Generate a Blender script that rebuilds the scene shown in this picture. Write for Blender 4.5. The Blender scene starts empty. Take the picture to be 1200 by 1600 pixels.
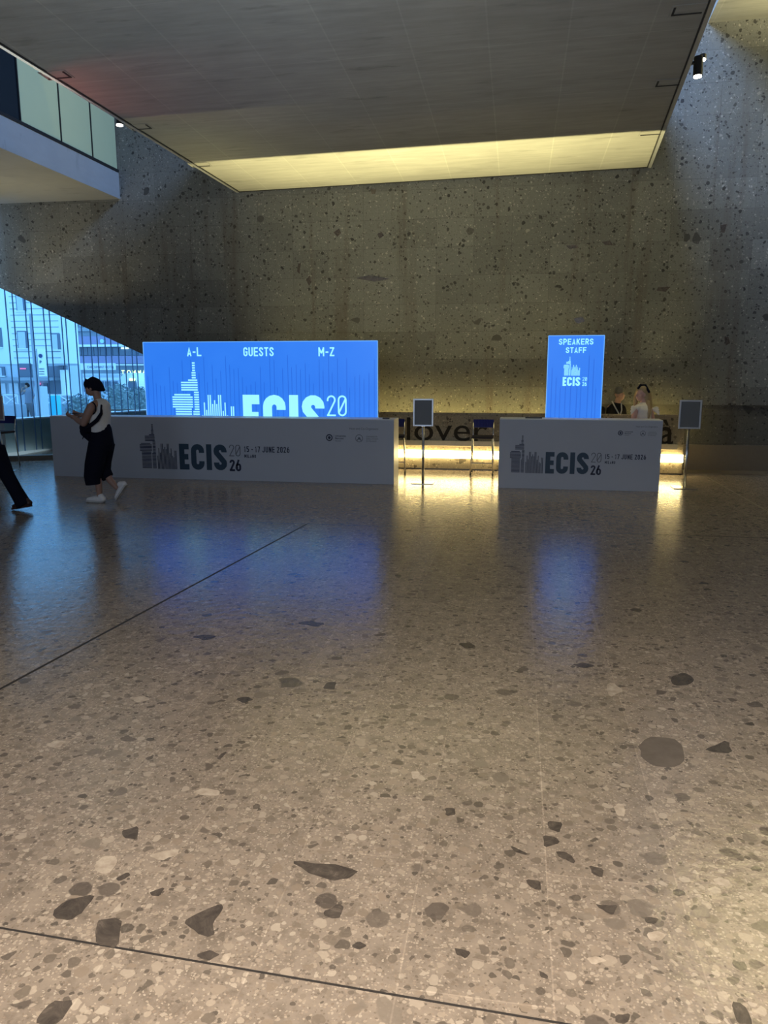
import bpy, bmesh, math, random
from mathutils import Vector, Matrix
random.seed(7)
scn = bpy.context.scene
C = scn.collection

# ------------------------------------------------------------------ camera
PITCH, YAW, CH, FPX = math.radians(10.5), math.radians(9.73), 1.7, 1200.0
cam = bpy.data.objects.new('camera', bpy.data.cameras.new('camera'))
C.objects.link(cam)
cam.data.sensor_fit = 'VERTICAL'
cam.data.sensor_height = 36.0
cam.data.lens = 36.0 * FPX / 1600.0
cam.location = (0, 0, CH)
cam.rotation_euler = (math.pi / 2 - PITCH, 0, YAW)
cam.data.clip_end = 400
scn.camera = cam

# ------------------------------------------------------------------ colour, world, lights
scn.view_settings.view_transform = 'Standard'
scn.view_settings.look = 'None'
scn.view_settings.gamma = 1
scn.view_settings.use_curve_mapping = False
scn.view_settings.exposure = 0.0
scn.cycles.use_denoising = True
scn.cycles.max_bounces = 8
scn.cycles.diffuse_bounces = 4
scn.cycles.transparent_max_bounces = 12
scn.cycles.sample_clamp_indirect = 6
scn.cycles.caustics_reflective = False
scn.cycles.caustics_refractive = False

world = bpy.data.worlds.new('world')
scn.world = world
world.use_nodes = True
bg = world.node_tree.nodes['Background']
bg.inputs['Color'].default_value = (0.72, 0.86, 1.0, 1)
bg.inputs['Strength'].default_value = 2.7


def light(name, kind, loc, target, color, power, **kw):
    d = bpy.data.lights.new(name, kind)
    d.color = color
    d.energy = power
    for k, v in kw.items():
        setattr(d, k, v)
    o = bpy.data.objects.new(name, d)
    C.objects.link(o)
    o.location = loc
    v = Vector(target) - Vector(loc)
    o.rotation_euler = v.to_track_quat('-Z', 'Y').to_euler()
    return o


# daylight falling through the roof light above the hanging slab
light('roof_skylight', 'AREA', (-0.4, 11.2, 9.6), (-0.4, 11.25, 0), (0.34, 0.55, 1.0), 1300, shape='RECTANGLE', size=3.0, size_y=4.6)
# hall lighting over the foreground, behind and above the photographer; two added fills follow
light('hall_ceiling_light', 'AREA', (0.3, -1.0, 3.6), (0.3, 0.2, 0), (1.0, 0.86, 0.70), 300, shape='RECTANGLE', size=4.5, size_y=1.6, spread=math.radians(116))
light('slab_fill_light', 'AREA', (-1.6, 0.2, 0.5), (-2.0, 7.6, 5.6), (0.84, 0.93, 1.0), 62, shape='RECTANGLE', size=3.0, size_y=0.4, spread=math.radians(62))  # added fill aimed up to brighten the slab underside; no lamp stands here
light('rear_fill_light', 'AREA', (-2.0, -7.0, 2.6), (-2.5, 9, 6.0), (0.60, 0.75, 1.0), 340, shape='RECTANGLE', size=9.0, size_y=3.5)  # added cool fill from behind the camera for slab and counter fronts; no fixture
# hidden linear uplights behind the stone desk wall
for nm, x0, x1 in (('cove_uplight', -4.6, 1.30), ('cove_uplight', 2.0, 2.6)):
    light(nm, 'AREA', ((x0 + x1) / 2, 13.36, 0.56), ((x0 + x1) / 2, 11.6, 5), (1.0, 0.87, 0.40), 300 * (x1 - x0) / 5.9,
          shape='RECTANGLE', size=x1 - x0, size_y=0.008, spread=math.radians(76))


# ------------------------------------------------------------------ pixel -> world point at depth Y
def ray(x, y):
    u, v = (x - 600) / FPX, (800 - y) / FPX
    d = (u, math.cos(PITCH) + v * math.sin(PITCH), -math.sin(PITCH) + v * math.cos(PITCH))
    c, s = math.cos(YAW), math.sin(YAW)
    return Vector((c * d[0] - s * d[1], s * d[0] + c * d[1], d[2]))


CAM = Vector((0, 0, CH))


def at(x, y, Y):
    d = ray(x, y)
    return CAM + d * (Y / d.y)


def onfloor(x, y, z=0.0):
    d = ray(x, y)
    return CAM + d * ((z - CH) / d.z)


# ------------------------------------------------------------------ node helper
class Nd:
    def __init__(s, name):
        s.m = bpy.data.materials.new(name)
        s.m.use_nodes = True
        s.t = s.m.node_tree
        s.b = s.t.nodes['Principled BSDF']
        s.tc = s.t.nodes.new('ShaderNodeTexCoord').outputs['Object']

    def lk(s, sock, v):
        if hasattr(v, 'links') or isinstance(v, bpy.types.NodeSocket):
            s.t.links.new(v, sock)
        else:
            if isinstance(v, (tuple, list)) and len(v) == 3 and sock.type == 'RGBA':
                v = tuple(v) + (1,)
            sock.default_value = v

    def math(s, op, a, b=0.0, c=None):
        n = s.t.nodes.new('ShaderNodeMath')
        n.operation = op
        s.lk(n.inputs[0], a)
        s.lk(n.inputs[1], b)
        if c is not None:
            s.lk(n.inputs[2], c)
        return n.outputs[0]

    def mix(s, f, a, b, mode='MIX'):
        n = s.t.nodes.new('ShaderNodeMix')
        n.data_type = 'RGBA'
        n.blend_type = mode
        s.lk(n.inputs[0], f)
        s.lk(n.inputs[6], a)
        s.lk(n.inputs[7], b)
        return n.outputs[2]

    def noise(s, scale, detail=3, rough=0.55, vec=None, dist=0.0):
        n = s.t.nodes.new('ShaderNodeTexNoise')
        n.inputs['Scale'].default_value = scale
        n.inputs['Detail'].default_value = detail
        n.inputs['Roughness'].default_value = rough
        n.inputs['Distortion'].default_value = dist
        s.t.links.new(vec or s.tc, n.inputs['Vector'])
        return n.outputs

    def mapping(s, scale=(1, 1, 1), loc=(0, 0, 0), rot=(0, 0, 0), vec=None):
        n = s.t.nodes.new('ShaderNodeMapping')
        n.inputs['Scale'].default_value = scale
        n.inputs['Location'].default_value = loc
        n.inputs['Rotation'].default_value = rot
        s.t.links.new(vec or s.tc, n.inputs['Vector'])
        return n.outputs[0]

    def ramp(s, f, stops, interp='LINEAR'):
        n = s.t.nodes.new('ShaderNodeValToRGB')
        n.color_ramp.interpolation = interp
        e = n.color_ramp.elements
        while len(e) < len(stops):
            e.new(0.5)
        for i, (p, c) in enumerate(stops):
            e[i].position = p
            e[i].color = tuple(c) + (1,) if len(c) == 3 else c
        s.lk(n.inputs[0], f)
        return n.outputs[0]

    def vor(s, scale, feature='F1', vec=None):
        n = s.t.nodes.new('ShaderNodeTexVoronoi')
        n.feature = feature
        n.inputs['Scale'].default_value = scale
        s.t.links.new(vec or s.tc, n.inputs['Vector'])
        return n.outputs

    def sep(s, v):
        n = s.t.nodes.new('ShaderNodeSeparateXYZ')
        s.t.links.new(v, n.inputs[0])
        return n.outputs

    def sepc(s, v):
        n = s.t.nodes.new('ShaderNodeSeparateColor')
        s.t.links.new(v, n.inputs[0])
        return n.outputs

    def bump(s, h, strength, dist=0.01):
        n = s.t.nodes.new('ShaderNodeBump')
        n.inputs['Strength'].default_value = strength
        n.inputs['Distance'].default_value = dist
        s.lk(n.inputs['Height'], h)
        s.t.links.new(n.outputs[0], s.b.inputs['Normal'])

    def set(s, **kw):
        names = dict(col='Base Color', rough='Roughness', metal='Metallic', spec='Specular IOR Level', ecol='Emission Color',
                     estr='Emission Strength', alpha='Alpha', trans='Transmission Weight', coat='Coat Weight')
        for k, v in kw.items():
            s.lk(s.b.inputs[names[k]], v)
        return s


def plain(name, col, rough=0.5, metal=0.0, vary=0.12, scale=30, spec=0.5):
    n = Nd(name)
    f = n.noise(scale, 3)[0]
    c = n.mix(f, tuple(x * (1 - vary) for x in col), tuple(min(1, x * (1 + vary)) for x in col))
    n.set(col=c, rough=rough, metal=metal, spec=spec)
    return n.m


def emit(name, col, strength):
    n = Nd(name)
    n.set(col=tuple(c * 0.3 for c in col), ecol=col, estr=strength, rough=0.4)
    return n.m


def clasts(n, base, layers, vec):
    """stone fragments: polygonal Voronoi cells picked at random, several sizes"""
    col = base
    for scale, frac, margin, stops in layers:
        f1 = n.vor(scale, 'F1', vec)
        ed = n.vor(scale, 'DISTANCE_TO_EDGE', vec)
        rgb = n.sepc(f1['Color'])
        pick = n.math('LESS_THAN', rgb[0], frac)
        thr = n.math('MULTIPLY_ADD', rgb[2], margin * 1.2, margin * 0.4)
        e = n.math('SUBTRACT', ed['Distance'], thr)
        rad = n.math('MULTIPLY_ADD', rgb[2], 0.26, 0.40)
        e = n.math('MINIMUM', e, n.math('MULTIPLY', n.math('SUBTRACT', rad, f1['Distance']), 0.7))
        soft = n.math('MULTIPLY', e, 26.0)
        soft = n.math('MINIMUM', n.math('MAXIMUM', soft, 0.0), 1.0)
        mask = n.math('MULTIPLY', pick, soft)
        mask = n.math('MULTIPLY', mask, 0.86)
        col = n.mix(mask, col, n.ramp(rgb[1], stops))
    return col


def warp(n, amt, scale, vec=None):
    nz = n.noise(scale, 5, 0.6, vec)[1]
    v = n.t.nodes.new('ShaderNodeVectorMath')
    v.operation = 'MULTIPLY_ADD'
    n.t.links.new(nz, v.inputs[0])
    v.inputs[1].default_value = (amt, amt, amt)
    n.t.links.new(vec or n.tc, v.inputs[2])
    return v.outputs[0]


def m_floor():
    n = Nd('terrazzo_floor')
    vec = warp(n, 0.04, 8.0)
    big = n.noise(0.9, 4)[0]
    fine = n.noise(26, 6, 0.7)[0]
    base = n.mix(big, (0.29, 0.24, 0.195), (0.375, 0.315, 0.255))
    base = n.mix(n.math('MULTIPLY', fine, 0.55), base, (0.20, 0.165, 0.135))
    mot = n.ramp(n.noise(11, 5, 0.7)[0], [(0.34, (0.70, 0.69, 0.68)), (0.5, (1, 1, 1)), (0.68, (1.16, 1.15, 1.13))])
    base = n.mix(1.0, base, mot, 'MULTIPLY')
    dk, md, lt = (0.085, 0.072, 0.06), (0.17, 0.14, 0.112), (0.50, 0.43, 0.35)
    base = clasts(n, base, [
        (110, 0.55, 0.06, [(0, md), (0.35, (0.28, 0.22, 0.17)), (0.7, (0.46, 0.38, 0.3)), (1, lt)]),
        (46, 0.42, 0.07, [(0, dk), (0.25, md), (0.6, (0.4, 0.33, 0.26)), (1, lt)]),
        (24, 0.30, 0.06, [(0, dk), (0.3, md), (0.65, (0.30, 0.24, 0.185)), (1, (0.5, 0.43, 0.35))]),
        (11, 0.085, 0.07, [(0, (0.085, 0.07, 0.06)), (0.5, (0.17, 0.14, 0.115)), (0.8, (0.25, 0.21, 0.17)), (1, (0.42, 0.35, 0.28))]),
        (4.2, 0.006, 0.09, [(0, (0.07, 0.06, 0.055)), (1, (0.17, 0.145, 0.12))]),
    ], vec)
    # thin pale joints between the long stone slabs
    br = n.t.nodes.new('ShaderNodeTexBrick')
    n.t.links.new(n.mapping(rot=(0, 0, math.pi / 2), loc=(0.3, -0.15, 0)), br.inputs['Vector'])
    br.offset = 0.37
    br.inputs['Scale'].default_value = 1.0
    br.inputs['Brick Width'].default_value = 1.55
    br.inputs['Row Height'].default_value = 0.43
    br.inputs['Mortar Size'].default_value = 0.0026
    br.inputs['Mortar Smooth'].default_value = 0.0
    br.inputs['Color1'].default_value = (0.80, 0.80, 0.80, 1)
    br.inputs['Color2'].default_value = (1.08, 1.08, 1.08, 1)
    br.inputs['Mortar'].default_value = (1.38, 1.38, 1.38, 1)
    base = n.mix(1.0, base, n.mix(0.5, (1, 1, 1), br.outputs['Color']), 'MULTIPLY')
    x, y, z = n.sep(n.tc)

    def line(expr, w):
        return n.math('LESS_THAN', n.math('ABSOLUTE', expr), w)
    # expansion joints
    b = line(n.math('SUBTRACT', n.math('ADD', y, n.math('MULTIPLY', x, 0.04)), 1.812), 0.0042)
    c = line(n.math('SUBTRACT', n.math('ADD', y, n.math('MULTIPLY', x, -0.02)), 8.22), 0.013)
    a = line(n.math('SUBTRACT', x, n.math('MULTIPLY_ADD', y, 0.093, -3.036)), 0.011)
    ymask = n.math('LESS_THAN', y, 8.2)
    a = n.math('MULTIPLY', a, ymask)
    d = line(n.math('SUBTRACT', x, 3.06), 0.012)
    d = n.math('MULTIPLY', d, n.math('GREATER_THAN', y, 8.6))
    j = n.math('MAXIMUM', n.math('MAXIMUM', a, b), n.math('MULTIPLY', c, 0.75))
    col = n.mix(j, base, (0.012, 0.008, 0.006))
    col = n.mix(n.math('MULTIPLY', d, 0.5), col, (0.5, 0.45, 0.35))
    rgh = n.math('MULTIPLY_ADD', n.noise(3, 4)[0], 0.10, 0.085)
    rgh = n.math('MULTIPLY_ADD', n.math('MULTIPLY', fine, 0.55), 0.22, rgh)
    rgh = n.math('MAXIMUM', rgh, n.math('MULTIPLY', n.math('MAXIMUM', a, b), 0.8))
    n.set(col=col, rough=rgh, spec=1.0)
    n.bump(n.noise(15, 3, 0.6)[0], 0.22, 0.012)
    return n.m


def m_inlay():
    n = Nd('dark_stone_inlay')
    f = n.noise(14, 5, 0.7, dist=1.2)[0]
    c = n.ramp(f, [(0.3, (0.045, 0.038, 0.034)), (0.6, (0.10, 0.083, 0.07)), (0.75, (0.2, 0.165, 0.135))])
    n.set(col=c, rough=0.25, spec=0.55)
    return n.m


def m_inlay_light():
    n = Nd('pale_stone_inlay')
    f = n.noise(22, 4, 0.6)[0]
    c = n.ramp(f, [(0.3, (0.34, 0.28, 0.22)), (0.7, (0.58, 0.5, 0.41))])
    n.set(col=c, rough=0.25, spec=0.5)
    return n.m


def m_wall(name='conglomerate_wall', tint=(1, 1, 1), rough=0.75):
    n = Nd(name)
    T = lambda c: tuple(a * b for a, b in zip(c, tint))
    vec = warp(n, 0.10, 2.5)
    big = n.noise(0.5, 4)[0]
    fine = n.noise(20, 6, 0.75)[0]
    base = n.mix(big, T((0.145, 0.148, 0.137)), T((0.205, 0.208, 0.19)))
    base = n.mix(n.math('MULTIPLY', fine, 0.6), base, T((0.09, 0.085, 0.075)))
    lt = T((0.46, 0.44, 0.39))
    base = clasts(n, base, [
        (60, 0.30, 0.10, [(0, T((0.05, 0.048, 0.043))), (0.6, T((0.17, 0.165, 0.145))), (0.85, T((0.24, 0.235, 0.21))), (1, lt)]),
        (28, 0.24, 0.10, [(0, T((0.03, 0.03, 0.028))), (0.7, T((0.12, 0.115, 0.10))), (1, T((0.34, 0.33, 0.29)))]),
        (15, 0.13, 0.14, [(0, T((0.016, 0.016, 0.016))), (0.75, T((0.07, 0.067, 0.06))), (1, T((0.3, 0.29, 0.25)))]),
        (6.0, 0.012, 0.09, [(0, T((0.02, 0.02, 0.02))), (1, T((0.10, 0.095, 0.085)))]),
    ], vec)
    br = n.t.nodes.new('ShaderNodeTexBrick')
    n.t.links.new(n.mapping(rot=(-math.pi / 2, 0, 0), loc=(0.17, 0, 0.0)), br.inputs['Vector'])
    br.offset = 0.0
    br.inputs['Scale'].default_value = 1.0
    br.inputs['Brick Width'].default_value = 0.635
    br.inputs['Row Height'].default_value = 0.47
    br.inputs['Mortar Size'].default_value = 0.004
    br.inputs['Mortar Smooth'].default_value = 0.3
    br.inputs['Color1'].default_value = (0.76, 0.76, 0.76, 1)
    br.inputs['Color2'].default_value = (1.14, 1.14, 1.14, 1)
    br.inputs['Mortar'].default_value = (0.62, 0.62, 0.62, 1)
    col = n.mix(0.75, base, n.mix(1.0, base, br.outputs['Color'], 'MULTIPLY'))
    # rusty water streaks running down
    st = n.noise(1.0, 4, 0.6, n.mapping(scale=(3.2, 1, 0.22)))[0]
    st = n.ramp(st, [(0.56, (0, 0, 0)), (0.72, (1, 1, 1))])
    col = n.mix(n.math('MULTIPLY', st, 0.45), col, T((0.075, 0.055, 0.035)))
    n.set(col=col, rough=rough, spec=0.3)
    n.bump(fine, 0.35, 0.012)
    return n.m


def m_concrete(name, c0, c1, sc=(0.7, 5.0, 5.0), joints=True):
    n = Nd(name)
    st = n.noise(2.2, 6, 0.65, n.mapping(scale=sc))[0]
    bl = n.noise(0.8, 4, 0.6)[0]
    col = n.mix(st, c0, c1)
    col = n.mix(n.math('MULTIPLY', bl, 0.7), col, tuple(x * 0.72 for x in c0))
    pat = n.ramp(n.noise(1.4, 5, 0.6, n.mapping(scale=(0.8, 3.4, 1), loc=(3, 1, 0)))[0], [(0.60, (0, 0, 0)), (0.72, (1, 1, 1))])
    col = n.mix(n.math('MULTIPLY', pat, 0.5), col, tuple(x * 0.5 for x in c0))
    if joints:
        br = n.t.nodes.new('ShaderNodeTexBrick')
        n.t.links.new(n.mapping(loc=(0.4, 0.2, 0)), br.inputs['Vector'])
        br.offset = 0.0
        br.inputs['Scale'].default_value = 1.0
        br.inputs['Brick Width'].default_value = 0.80
        br.inputs['Row Height'].default_value = 1.5
        br.inputs['Mortar Size'].default_value = 0.012
        br.inputs['Mortar Smooth'].default_value = 0.6
        br.inputs['Color1'].default_value = (0.94, 0.94, 0.94, 1)
        br.inputs['Color2'].default_value = (1.04, 1.04, 1.04, 1)
        br.inputs['Mortar'].default_value = (1.20, 1.20, 1.18, 1)
        col = n.mix(0.8, col, n.mix(1.0, col, br.outputs['Color'], 'MULTIPLY'))
    n.set(col=col, rough=0.6, spec=0.35)
    n.bump(st, 0.15, 0.01)
    return n.m


def m_screen():
    """backlit blue print with fine darker vertical lines of different lengths"""
    n = Nd('backlit_blue_print')
    x, y, z = n.sep(n.tc)
    u = n.math('MULTIPLY', x, 13.5)
    cell = n.math('FLOOR', u)
    fr = n.math('FRACT', u)
    w = n.t.nodes.new('ShaderNodeTexWhiteNoise')
    w.noise_dimensions = '1D'
    n.t.links.new(cell, w.inputs['W'])
    top = n.math('MULTIPLY_ADD', w.outputs['Value'], 0.55, 1.42)
    pos = n.math('MULTIPLY_ADD', w.outputs['Value'], 0.5, 0.25)
    ln = n.math('LESS_THAN', n.math('ABSOLUTE', n.math('SUBTRACT', fr, pos)), 0.075)
    ln = n.math('MULTIPLY', ln, n.math('LESS_THAN', z, top))
    bl = n.noise(1.1, 2)[0]
    c = n.mix(bl, (0.020, 0.18, 0.86), (0.040, 0.25, 0.98))
    c = n.mix(n.math('MULTIPLY', ln, 0.5), c, (0.006, 0.08, 0.52))
    n.set(col=(0.02, 0.08, 0.3), ecol=c, estr=0.92, rough=0.35)
    return n.m


def m_glass(name, tint, gloss=0.12, rough=0.02):
    m = bpy.data.materials.new(name)
    m.use_nodes = True
    t = m.node_tree
    t.nodes.clear()
    o = t.nodes.new('ShaderNodeOutputMaterial')
    tr = t.nodes.new('ShaderNodeBsdfTransparent')
    gl = t.nodes.new('ShaderNodeBsdfGlossy')
    mx = t.nodes.new('ShaderNodeMixShader')
    nz = t.nodes.new('ShaderNodeTexNoise')
    nz.inputs['Scale'].default_value = 0.6
    mr = t.nodes.new('ShaderNodeMapRange')
    mr.inputs['To Min'].default_value = gloss * 0.7
    mr.inputs['To Max'].default_value = gloss * 1.3
    t.links.new(nz.outputs[0], mr.inputs['Value'])
    tr.inputs['Color'].default_value = tuple(tint) + (1,)
    gl.inputs['Roughness'].default_value = rough
    t.links.new(mr.outputs[0], mx.inputs[0])
    t.links.new(tr.outputs[0], mx.inputs[1])
    t.links.new(gl.outputs[0], mx.inputs[2])
    t.links.new(mx.outputs[0], o.inputs[0])
    return m


M = dict(
    floor=m_floor(), inlay=m_inlay(), inlay_l=m_inlay_light(), wall=m_wall(),
    wall_low=m_wall('smooth_dark_stone', (0.62, 0.6, 0.56), 0.5),
    desk=m_wall('warm_desk_stone', (2.0, 1.75, 1.35), 0.55),
    slab=m_concrete('board_marked_concrete', (0.17, 0.17, 0.16), (0.42, 0.415, 0.375)),
    fascia=m_concrete('pale_concrete', (0.25, 0.26, 0.26), (0.36, 0.365, 0.36), (1, 1, 3), False),
    plinth=m_concrete('outdoor_concrete', (0.22, 0.27, 0.27), (0.34, 0.39, 0.38), (1, 1, 2), False),
    screen=m_screen(), letter=emit('backlit_white_print', (0.36, 0.93, 1.0), 1.0),
    white_edge=emit('lit_acrylic_edge', (0.15, 0.45, 1.0), 0.9),
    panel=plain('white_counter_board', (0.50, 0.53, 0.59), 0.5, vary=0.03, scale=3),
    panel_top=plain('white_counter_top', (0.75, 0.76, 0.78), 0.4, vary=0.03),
    print_e=plain('teal_blue_ink', (0.022, 0.055, 0.095), 0.5, scale=3, vary=0.1),
    print_d=plain('navy_ink', (0.012, 0.016, 0.05), 0.5),
    print_g=plain('grey_ink', (0.13, 0.14, 0.17), 0.5),
    black=plain('black_metal', (0.012, 0.012, 0.013), 0.35), groove=plain('dark_groove', (0.01, 0.01, 0.01), 0.8),
    chrome=plain('brushed_steel', (0.62, 0.6, 0.57), 0.25, 1.0, 0.06),
    alu=plain('aluminium_frame', (0.55, 0.56, 0.57), 0.38, 0.8, 0.05),
    poster=plain('grey_poster', (0.16, 0.17, 0.175), 0.5, vary=0.03), poster_t=plain('pinkish_poster', (0.32, 0.22, 0.20), 0.5, vary=0.05),
    navy=plain('navy_upholstery', (0.016, 0.025, 0.17), 0.75), seat=plain('dark_seat_fabric', (0.02, 0.015, 0.02), 0.8),
    trackf=plain('window_track', (0.08, 0.065, 0.045), 0.5),
    mull=plain('dark_blue_mullion', (0.035, 0.08, 0.17), 0.4),
    strip=emit('warm_light_strip', (1.0, 0.77, 0.34), 15.0), lamp=emit('lamp_lens', (1.0, 0.9, 0.72), 14.0),
    shelf=plain('pale_shelf_stone', (0.62, 0.56, 0.42), 0.45),
    letter_dark=plain('dark_cut_letters', (0.030, 0.025, 0.016), 0.7, spec=.2),
    street_glass=m_glass('blue_tinted_glazing', (0.49, 0.77, 1.0), 0.04), low_glass=m_glass('clear_lower_glazing', (0.86, 0.92, 0.93), 0.06),
    balc_glass=plain('green_backpainted_glass', (0.42, 0.46, 0.27), 0.45, vary=0.04, scale=2),
    balc_dark=plain('dark_glass', (0.008, 0.013, 0.018), 0.12),
)


# ------------------------------------------------------------------ mesh helper
def wloc(o):
    v = Vector((0, 0, 0))
    while o is not None:
        v += o.location
        o = o.parent
    return v


class MB:
    def __init__(s):
        s.v, s.f, s.mi = [], [], []

    def face(s, pts, mi=0):
        i = len(s.v)
        s.v += [Vector(p) for p in pts]
        s.f.append(tuple(range(i, i + len(pts))))
        s.mi.append(mi)
        return s

    def mesh(s, verts, faces, mi=0):
        i = len(s.v)
        s.v += [Vector(p) for p in verts]
        for f in faces:
            s.f.append(tuple(a + i for a in f))
            s.mi.append(mi)
        return s

    def box(s, x0, x1, y0, y1, z0, z1, mi=0):
        vs = [(x, y, z) for z in (z0, z1) for y in (y0, y1) for x in (x0, x1)]
        return s.mesh(vs, [(0, 2, 3, 1), (4, 5, 7, 6), (0, 1, 5, 4), (1, 3, 7, 5), (3, 2, 6, 7), (2, 0, 4, 6)], mi)

    def obox(s, a, b, w, h, up=(0, 0, 1), mi=0):
        """bar from a to b, w wide, h thick along up"""
        a, b, up = Vector(a), Vector(b), Vector(up)
        d = (b - a).normalized()
        sd = d.cross(up).normalized() * w / 2
        u = sd.cross(d).normalized() * h / 2
        vs = [p + i * sd + j * u for p in (a, b) for i, j in ((-1, -1), (1, -1), (1, 1), (-1, 1))]
        return s.mesh(vs, [(0, 3, 2, 1), (4, 5, 6, 7), (0, 1, 5, 4), (1, 2, 6, 5), (2, 3, 7, 6), (3, 0, 4, 7)], mi)

    def prism(s, pts, off, mi=0):
        n = len(pts)
        off = Vector(off)
        a = [Vector(p) for p in pts]
        return s.mesh(a + [p + off for p in a], [tuple(range(n))[::-1], tuple(range(n, 2 * n))] +
                      [(i, (i + 1) % n, n + (i + 1) % n, n + i) for i in range(n)], mi)

    def tube(s, pts, radii, n=12, caps='round', mi=0, squash=1.0, axis=(0, 1, 0)):
        """tapering tube through pts; squash scales the radius along `axis`"""
        P = [Vector(p) for p in pts]
        R = list(radii) if hasattr(radii, '__len__') else [radii] * len(P)
        if caps == 'round':
            d0, d1 = (P[0] - P[1]).normalized(), (P[-1] - P[-2]).normalized()
            pre = [(P[0] + d0 * R[0] * math.sin(a), R[0] * math.cos(a)) for a in (1.5, 1.1, 0.6)]
            post = [(P[-1] + d1 * R[-1] * math.sin(a), R[-1] * math.cos(a)) for a in (0.6, 1.1, 1.5)]
            P = [p for p, r in pre] + P + [p for p, r in post]
            R = [r for p, r in pre] + R + [r for p, r in post]
        ax = Vector(axis).normalized()
        vs = []
        for i, p in enumerate(P):
            d = (P[min(i + 1, len(P) - 1)] - P[max(i - 1, 0)]).normalized()
            sd = ax - d * ax.dot(d)
            if sd.length < 1e-3:
                sd = Vector((1, 0, 0)) - d * d.x
            sd.normalize()
            up = d.cross(sd)
            for k in range(n):
                t = 2 * math.pi * k / n
                vs.append(p + sd * (math.cos(t) * R[i] * squash) + up * (math.sin(t) * R[i]))
        m = len(P)
        fs = [(i * n + k, i * n + (k + 1) % n, (i + 1) * n + (k + 1) % n, (i + 1) * n + k) for i in range(m - 1) for k in range(n)]
        fs += [tuple(range(n))[::-1], tuple(range((m - 1) * n, m * n))]
        return s.mesh(vs, fs, mi)

    def ball(s, c, r, seg=16, rings=10, mi=0):
        c = Vector(c)
        r = Vector(r) if hasattr(r, '__len__') else Vector((r, r, r))
        vs = [c + Vector((0, 0, r.z))]
        for i in range(1, rings):
            a = math.pi * i / rings
            for k in range(seg):
                t = 2 * math.pi * k / seg
                vs.append(c + Vector((r.x * math.sin(a) * math.cos(t), r.y * math.sin(a) * math.sin(t), r.z * math.cos(a))))
        vs.append(c - Vector((0, 0, r.z)))
        L = len(vs) - 1
        fs = [(0, 1 + k, 1 + (k + 1) % seg) for k in range(seg)]
        for i in range(rings - 2):
            fs += [(1 + i * seg + k, 1 + (i + 1) * seg + k, 1 + (i + 1) * seg + (k + 1) % seg, 1 + i * seg + (k + 1) % seg) for k in range(seg)]
        fs += [(L, 1 + (rings - 2) * seg + (k + 1) % seg, 1 + (rings - 2) * seg + k) for k in range(seg)]
        return s.mesh(vs, fs, mi)

    def build(s, name, mat, parent=None, bevel=0, smooth=False, base=None, voxel=0, keep=False):
        """one mesh object; verts given in world space (or in the parent's space when keep=True)"""
        me = bpy.data.meshes.new(name)
        o = bpy.data.objects.new(name, me)
        C.objects.link(o)
        if parent is not None:
            o.parent = parent
            off = Vector((0, 0, 0)) if keep else wloc(parent)
        else:
            off = Vector(base) if base is not None else Vector((0, 0, 0))
            o.location = off
        me.from_pydata([v - off for v in s.v], [], s.f)
        for m in (mat if isinstance(mat, (list, tuple)) else [mat]):
            me.materials.append(m)
        for p, mi in zip(me.polygons, s.mi):
            p.material_index = mi
            p.use_smooth = smooth
        if voxel or bevel:
            bm = bmesh.new()
            bm.from_mesh(me)
            bmesh.ops.recalc_face_normals(bm, faces=bm.faces)
            bm.to_mesh(me)
            bm.free()
        me.update()
        if bevel:
            md = o.modifiers.new('bevel', 'BEVEL')
            md.width = bevel
            md.segments = 2
            md.limit_method = 'ANGLE'
        if voxel:
            md = o.modifiers.new('remesh', 'REMESH')
            md.mode = 'VOXEL'
            md.voxel_size = voxel
            md.use_smooth_shade = True
            md = o.modifiers.new('smooth', 'SMOOTH')
            md.factor = 0.5
            md.iterations = 4
        return o


def tag(o, label=None, cat=None, group=None, kind=None):
    for k, v in (('label', label), ('category', cat), ('group', group), ('kind', kind)):
        if v:
            o[k] = v
    return o


def thing(name, loc, label, cat, group=None, rz=0):
    o = bpy.data.objects.new(name, None)
    o.empty_display_size = 0.2
    C.objects.link(o)
    o.location = loc
    o.rotation_euler = (0, 0, rz)
    return tag(o, label, cat, group)


def struct(o):
    o['kind'] = 'structure'
    return o


# ------------------------------------------------------------------ lettering
def arc(cx, cy, rx, ry, a0, a1, n=8):
    return [(cx + rx * math.cos(math.radians(a0 + (a1 - a0) * i / n)), cy + ry * math.sin(math.radians(a0 + (a1 - a0) * i / n))) for i in range(n + 1)]


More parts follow.
